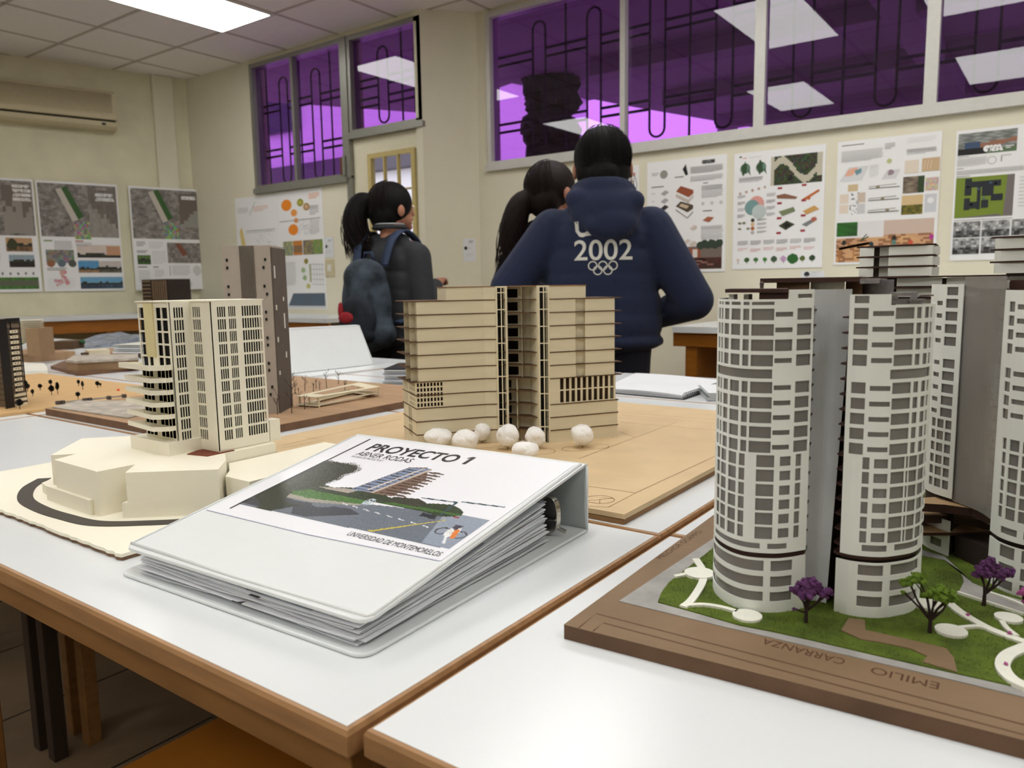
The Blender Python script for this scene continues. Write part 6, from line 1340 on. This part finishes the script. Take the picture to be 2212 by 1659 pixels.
def cap(m, p0, p1, r0, r1=None, fl=1., n=14):
    r1 = r0 if r1 is None else r1; p0, p1 = Vector(p0), Vector(p1); P_, R_ = [], []
    d = (p1-p0); L = d.length; d = d/L if L > 1e-6 else Vector((0, 0, 1))
    for k in range(4): a = pi/2*k/4; P_.append(p0-d*r0*cos(a)); R_.append(max(.0004, r0*sin(a)))
    for k in range(5): P_.append(p0.lerp(p1, k/4)); R_.append(r0+(r1-r0)*k/4)
    for k in range(1, 5): a = pi/2*k/4; P_.append(p1+d*r1*sin(a)); R_.append(max(.0004, r1*cos(a)))
    m.tube(P_, R_, n)
def remesh(mb, voxel, it=4, S=1.):
    me = bpy.data.meshes.new('r'); me.from_pydata([tuple(Vector(v)*S) for v in mb.v], [], mb.f); ob = bpy.data.objects.new('r', me); COL.objects.link(ob)
    md = ob.modifiers.new('r', 'REMESH'); md.mode = 'VOXEL'; md.voxel_size = voxel
    sm = ob.modifiers.new('s', 'SMOOTH'); sm.iterations = it; sm.factor = .5
    dg = bpy.context.evaluated_depsgraph_get(); dg.update(); out = bpy.data.meshes.new_from_object(ob.evaluated_get(dg))
    bpy.data.objects.remove(ob); return out
def part_mesh(me, name, mat, parent, label=None):
    me.materials.clear(); me.materials.append(mat); me.polygons.foreach_set('use_smooth', [True]*len(me.polygons)); me.name = name
    o = bpy.data.objects.new(name, me); COL.objects.link(o); o.parent = parent; FR[o.name] = FR[parent.name]
    if label: o['label'] = label
    return o
def hand(m, w, d, up_, sgn):
    """wrist w, direction d of the palm, up_ = back of the hand"""
    w, d, up_ = Vector(w), Vector(d).normalized(), Vector(up_).normalized(); s_ = d.cross(up_).normalized()
    cap(m, w, w+d*.03, .024, .026); 
    for k in (-1, 0, 1): cap(m, w+d*.02+s_*.018*k, w+d*.078+s_*.021*k, .015, .013)
    for k, l in zip((-1.5, -.5, .5, 1.5), (.030, .036, .034, .026) if sgn > 0 else (.026, .034, .036, .030)):
        a = w+d*.085+s_*.0175*k; b = a+d*l-up_*.010; c_ = b+(d*.55-up_*.8).normalized()*l*.75; e = c_+(d*.1-up_).normalized()*l*.55
        cap(m, a-d*.01, b, .0088, .0082, n=8); cap(m, b, c_, .0082, .0076, n=8); cap(m, c_, e, .0076, .0066, n=8)
    t0 = w+d*.025-s_*.022*sgn; t1 = t0+(d*.6-s_*.8*sgn-up_*.3).normalized()*.036; t2 = t1+(d-up_*.4).normalized()*.028
    cap(m, t0, t1, .0125, .0105, n=8); cap(m, t1, t2, .0105, .0085, n=8)
def person(label, loc, rz, S, arms, cloth, trousers, hair, jw=1., head=(0, .02, 1.44), hturn=0., hoodie=False):
    t = thing('person', label, 'person', (loc[0], loc[1], 0), rz); hx, hy, hz = head
    HR = Matrix.Rotation(hturn, 3, 'Z'); H = lambda x, y, z: tuple(Vector((hx, hy, hz))+HR @ Vector((x, y, z)))
    m = MB()
    m.ell(H(0, 0, .005), (.076, .094, .100), 20, 14, rot=HR); m.ell(H(0, .03, -.055), (.056, .062, .055), 16, 10, rot=HR); m.ell(H(0, .088, -.018), (.013, .02, .018), 8, 6); m.ell(H(0, .095, -.03), (.014, .012, .009), 8, 6)
    m.ell(H(0, .083, -.055), (.024, .010, .007), 8, 6); m.ell(H(0, .07, -.092), (.026, .022, .018), 8, 6)
    for sx_ in (-1, 1): m.ell(H(sx_*.100, .012, -.022), (.010, .020, .031), 8, 8, rot=HR); cap(m, H(sx_*.06, .012, -.022), H(sx_*.098, .012, -.022), .012); m.ell(H(sx_*.03, .080, .004), (.016, .012, .011), 8, 6)
    cap(m, (hx*.6, hy-.01, hz-.05), (0, -.01, 1.27), .05, .056)
    m.ell((0, 0, 1.15), (.135, .085, .14)); m.ell((0, 0, .98), (.12, .08, .14)); m.ell((0, 0, .84), (.135, .095, .11)); cap(m, (-.13, 0, 1.23), (.13, 0, 1.23), .05)
    for sx_, (sh, el, wr) in zip((-1, 1), arms):
        cap(m, sh, el, .042, .034); cap(m, el, wr, .034, .024); d = (Vector(wr)-Vector(el)).normalized(); hand(m, wr, d, (0, -.2, 1), sx_)
        cap(m, (sx_*.085, 0, .82), (sx_*.095, .02, .45), .075, .05); cap(m, (sx_*.095, .02, .45), (sx_*.10, -.02, .09), .048, .034); cap(m, (sx_*.10, -.02, .06), (sx_*.11, .11, .035), .036, .03)
    part_mesh(remesh(m, .0055, 3, S), 'body', SKIN, t)
    for sx_ in (-1, 1):
        e = MB(); e.ell(Vector(H(sx_*.030, .0865, .004))*S, .0095, 10, 8); build(e, 'eye', WHITEP, t, local=True, smooth=True)
    m = MB()                                                  # upper garment
    m.ell((0, -.005, 1.17), (.185*jw, .120, .125)); m.ell((0, -.005, 1.08), (.188*jw, .124, .14)); m.ell((0, -.005, .93), (.195*jw, .132, .15)); m.ell((0, -.005, 1.00), (.185*jw, .128, .16)); m.ell((0, -.005, .86), (.20*jw, .138, .12)); cap(m, (-.15*jw, -.005, 1.215), (.15*jw, -.005, 1.215), .062)
    cap(m, (-.07, -.015, 1.265), (.07, -.015, 1.265), .055); m.ell((0, -.005, .80), (.205*jw, .142, .05))
    for sx_, (sh, el, wr) in zip((-1, 1), arms): cap(m, sh, el, .070+.012*hoodie, .060+.012*hoodie); w2 = Vector(el).lerp(Vector(wr), .93); cap(m, el, w2, .060+.012*hoodie, .044); 
    if hoodie:
        for k in range(22):
            a = 2*pi*k/22; m.ell((.088*cos(a)+.004, -.02+.080*sin(a), 1.318-.018*sin(a)), (.036, .036, .032+.012*(sin(a) < 0)), 8, 6)
        m.ell((.012, -.105, 1.255), (.125, .055, .085)); m.ell((.03, -.125, 1.215), (.095, .045, .06)); cap(m, (-.09, -.10, 1.30), (.11, -.10, 1.29), .038); cap(m, (.12, -.09, 1.28), (.075, -.135, 1.20), .026); cap(m, (-.10, -.09, 1.29), (-.03, -.145, 1.205), .024)
    up_me = remesh(m, .0085, 5, S); up_ob = part_mesh(up_me, 'hoodie' if hoodie else 'jacket', cloth, t)
    m = MB()
    m.ell((0, 0, .84), (.165*jw, .125, .10)); 
    for sx_ in (-1, 1): cap(m, (sx_*.085, 0, .80), (sx_*.098, .02, .45), .098, .070); cap(m, (sx_*.098, .02, .45), (sx_*.102, -.02, .11), .068, .052)
    part_mesh(remesh(m, .010, 4, S), 'trousers', trousers, t)
    m = MB()
    for sx_ in (-1, 1): cap(m, (sx_*.102, -.035, .048), (sx_*.115, .125, .04), .042, .036); m.box((sx_*.108-.04, -.08, .002), (sx_*.108+.04, .15, .02))
    part_mesh(remesh(m, .008, 3, S), 'shoes', SHOE, t)
    m = MB(); rr = random.Random(4); strands = MB()
    m.ell(H(0, -.018, .022), (.105, .110, .108), 22, 14, rot=HR); m.ell(H(0, -.05, -.03), (.098, .075, .09), 18, 12, rot=HR)
    if hair == 'bun': m.ell(H(0, -.075, -.075), (.078, .055, .055)); m.ell(H(.0, -.11, -.045), (.055, .035, .045))
    else:
        m.ell(H(.0, -.10, .03), (.042, .035, .042)); path = [H(0, -.105, .035), H(-.01, -.165, .02), H(-.015, -.195, -.06), H(-.02, -.185, -.15), H(-.01, -.155, -.24)] if hair == 'pony_high' else [H(-.01, -.105, -.02), H(-.03, -.15, -.06), H(-.06, -.17, -.15), H(-.085, -.165, -.25), H(-.10, -.15, -.33)]
        pp = openspline(path, 5)
        for i in range(len(pp)-1): r = .030+.030*sin(pi*min(1, i/len(pp)*1.1)); cap(m, pp[i], pp[i+1], r, r, n=10)
        for k in range(150):
            a = rr.uniform(0, 6.28); r0 = rr.uniform(.02, .062); ph = rr.uniform(0, 6); st = []
            for i in range(0, len(pp), 2):
                f = i/len(pp); o_ = Vector((cos(a+f*2)*r0*(.6+.9*f), sin(a+f*2)*r0*(.6+.9*f), .012*sin(ph+i*1.3))); st.append((Vector(pp[i])+o_)*S)
            strands.tube(st, [.0012]*(len(st)-1)+[.0004], 4)
    for k in range(90):
        a = rr.uniform(-2.6, -.5); e0 = rr.uniform(.2, 1.5); st = []
        for i in range(7): e = e0-i*.24; q = 1.03+.02*rr.random(); st.append(Vector(H(.107*cos(a+.03*i)*cos(e)*q, -.02+.112*sin(a+.03*i)*cos(e)*q, .02+.11*sin(e)*q))*S)
        strands.tube(st, .0008, 4)
    if hair == 'bun':
        for k in range(7): st = [Vector(H(.095+.004*k % .02, -.01+.006*k, -.03-.0*k))*S]; [st.append(st[-1]+Vector((rr.uniform(-.002, .009), rr.uniform(-.006, .004), -.022))*S) for _ in range(5)]; strands.tube(st, .0009, 4)
    ho = part_mesh(remesh(m, .0075, 4, S), 'hair', HAIRM if hair != 'pony_low' else HAIRB, t); build(strands, 'loose_strands', HAIRB if hair != 'bun' else HAIRM, ho, local=True)
    return t, up_ob
hp, hood = person('person seen from behind in a navy hoodie printed 2002 with rings', (-1.386, 2.47), radians(30), 1., [((-.175, 0, 1.20), (-.335, -.01, 1.0), (-.15, .22, .93)), ((.175, 0, 1.20), (.325, -.03, .945), (.16, .20, .86))], NAVY, NAVYD, 'bun', 1.12, (0.005, .03, 1.435), 0., True)
from mathutils.bvhtree import BVHTree
bv = BVHTree.FromPolygons([v.co for v in hood.data.vertices], [tuple(p.vertices) for p in hood.data.polygons])
def onback(x, z):
    h = bv.ray_cast(Vector((x, -1, z)), Vector((0, 1, 0))); p = h[0] if h[0] else Vector((x, -.13, z)); return (p.x, p.y-.0016, p.z)
def subdiv_text(txt, x0, z0, w_, size, bold):
    m = MB(); m.text(txt, lambda u, v: (u, v, 0), size, 0, None, bold, fit=w_)
    bm = bmesh.new(); vs = [bm.verts.new(v) for v in m.v]
    for f in m.f:
        try: bm.faces.new([vs[i] for i in f])
        except ValueError: pass
    bmesh.ops.triangulate(bm, faces=bm.faces[:]); bmesh.ops.subdivide_edges(bm, edges=[e for e in bm.edges if e.calc_length() > .012], cuts=2, use_grid_fill=False); bmesh.ops.triangulate(bm, faces=bm.faces[:])
    bm.verts.index_update(); out = [onback(x0+v.co.x, z0+v.co.y) for v in bm.verts]; fs = [tuple(v.index for v in f.verts) for f in bm.faces]; bm.free(); return out, fs
m = MB(); v_, f_ = subdiv_text('2002', -.096, 1.091, .201, .098, .0008); m.add(v_, f_)
def polyb(pts): m.add([onback(x, z) for x, z in pts], [tuple(range(len(pts)))])
polyb([(-.094, 1.222), (-.081, 1.222), (-.079, 1.192), (-.091, 1.190)]); polyb([(-.091, 1.190), (-.079, 1.192), (-.072, 1.184), (-.078, 1.172)]); polyb([(-.078, 1.172), (-.072, 1.184), (-.060, 1.184), (-.056, 1.173), (-.066, 1.169)]); polyb([(-.056, 1.173), (-.060, 1.184), (-.050, 1.189), (-.036, 1.174), (-.044, 1.174)]); polyb([(.088, 1.177), (.103, 1.177), (.103, 1.190)])
for cx, cz_ in ((-.032, 1.071), (.003, 1.071), (.038, 1.071), (-.0145, 1.055), (.0205, 1.055)):
    R0, R1 = .0165, .0125; n = 24; m.add([onback(cx+R0*cos(2*pi*i/n), cz_+R0*sin(2*pi*i/n)) for i in range(n)]+[onback(cx+R1*cos(2*pi*i/n), cz_+R1*sin(2*pi*i/n)) for i in range(n)], [(i, (i+1) % n, n+(i+1) % n, n+i) for i in range(n)])
build(m, 'back_print', INKW, hood, local=True)
mp_, mj = person('person in black with a long curly ponytail, half hidden behind the navy hoodie', (-1.815, 2.80), radians(5), .975, [((-.16, 0, 1.2), (-.24, -.05, .98), (-.14, .18, .98)), ((.16, 0, 1.2), (.22, -.02, .96), (.12, .22, .95))], BLKC, BLKC, 'pony_low', .95, (0.0, .03, 1.44), radians(-35))
gp_, gj = person('person in a charcoal jacket with dark ponytail and camouflage backpack facing the door', (-2.63, 2.66), radians(6), .955, [((-.16, 0, 1.2), (-.20, .02, .97), (-.10, .20, 1.0)), ((.16, 0, 1.2), (.205, -.02, .97), (.13, .19, 1.06))], GREYJ, BLKC, 'pony_high', 1., (0.0, .035, 1.445), radians(-38))
# backpack worn on the back (a thing of its own)
fr = FR[gp_.name]; bpk = thing('backpack', 'dark camouflage backpack with a red patch on the back of the ponytailed person', 'backpack', tuple(fr @ Vector((0, -.22, .74))), radians(6)); FR[bpk.name] = fr.copy()
bpk.location = fr.to_translation(); FR[bpk.name] = fr.copy()
m = MB(); m.ell((0, -.19, .93), (.135, .075, .21), 20, 14); m.ell((0, -.19, .83), (.14, .08, .12), 18, 12); m.ell((0, -.195, 1.05), (.12, .062, .09), 16, 10); cap(m, (-.08, -.19, .8), (.08, -.19, .8), .07)
part_mesh(remesh(m, .008, 4, 1.), 'main_bag', CAMO, bpk)
m = MB(); m.ell((0, -.255, .86), (.105, .045, .12), 18, 12); cap(m, (-.06, -.25, .8), (.06, -.25, .8), .04); part_mesh(remesh(m, .008, 4, 1.), 'front_pocket', M('dark_camouflage_pocket', (30, 36, 46), .85, var=.7, scale=12), bpk)
for sx_ in (-1, 1):
    m = MB(); pts = openspline([(sx_*.08, -.155, 1.10), (sx_*.095, -.11, 1.215), (sx_*.10, -.02, 1.262), (sx_*.105, .08, 1.20), (sx_*.115, .118, 1.08), (sx_*.13, .09, .97), (sx_*.15, -.02, .88), (sx_*.12, -.13, .84)], 5)
    L_ = [p+Vector((-.022, 0, 0)) for p in pts]; R_ = [p+Vector((.022, 0, 0)) for p in pts]; n = len(pts); 
    m.add([tuple(v) for v in L_+R_]+[tuple(v+Vector((0, -.002, .010))) for v in L_+R_], [(i, i+1, n+i+1, n+i) for i in range(n-1)]+[(2*n+i, 3*n+i, 3*n+i+1, 2*n+i+1) for i in range(n-1)]+[(i, 2*n+i, 2*n+i+1, i+1) for i in range(n-1)]+[(n+i, n+i+1, 3*n+i+1, 3*n+i) for i in range(n-1)])
    build(m, 'shoulder_strap', STRAP, bpk, local=True, smooth=True)
m = MB(); m.tube([(-.03, -.16, 1.13), (-.02, -.165, 1.165), (.02, -.165, 1.165), (.03, -.16, 1.13)], .006, 8); build(m, 'grab_loop', STRAP, bpk, local=True, smooth=True)
m = MB(); m.ell((-.03, -.298, .875), (.045, .010, .026), 12, 8); m.ell((-.062, -.295, .905), (.014, .010, .04), 10, 8); build(m, 'red_patch', M('red_patch', (150, 30, 40), .8), bpk, local=True, smooth=True)
m = MB(); m.tube([(.076*cos(a), -.005+.07*sin(a), 1.285) for a in np.linspace(0, 2*pi, 20, endpoint=False)], .010, 6, closed=True); build(m, 'collar', GREYJ, gp_, local=True, smooth=True)
m = MB(); m.tube([(.070*cos(a), -.005+.066*sin(a), 1.300) for a in np.linspace(0, 2*pi, 20, endpoint=False)], .0035, 6, closed=True); build(m, 'collar_stripe', VING, gp_, local=True, smooth=True)
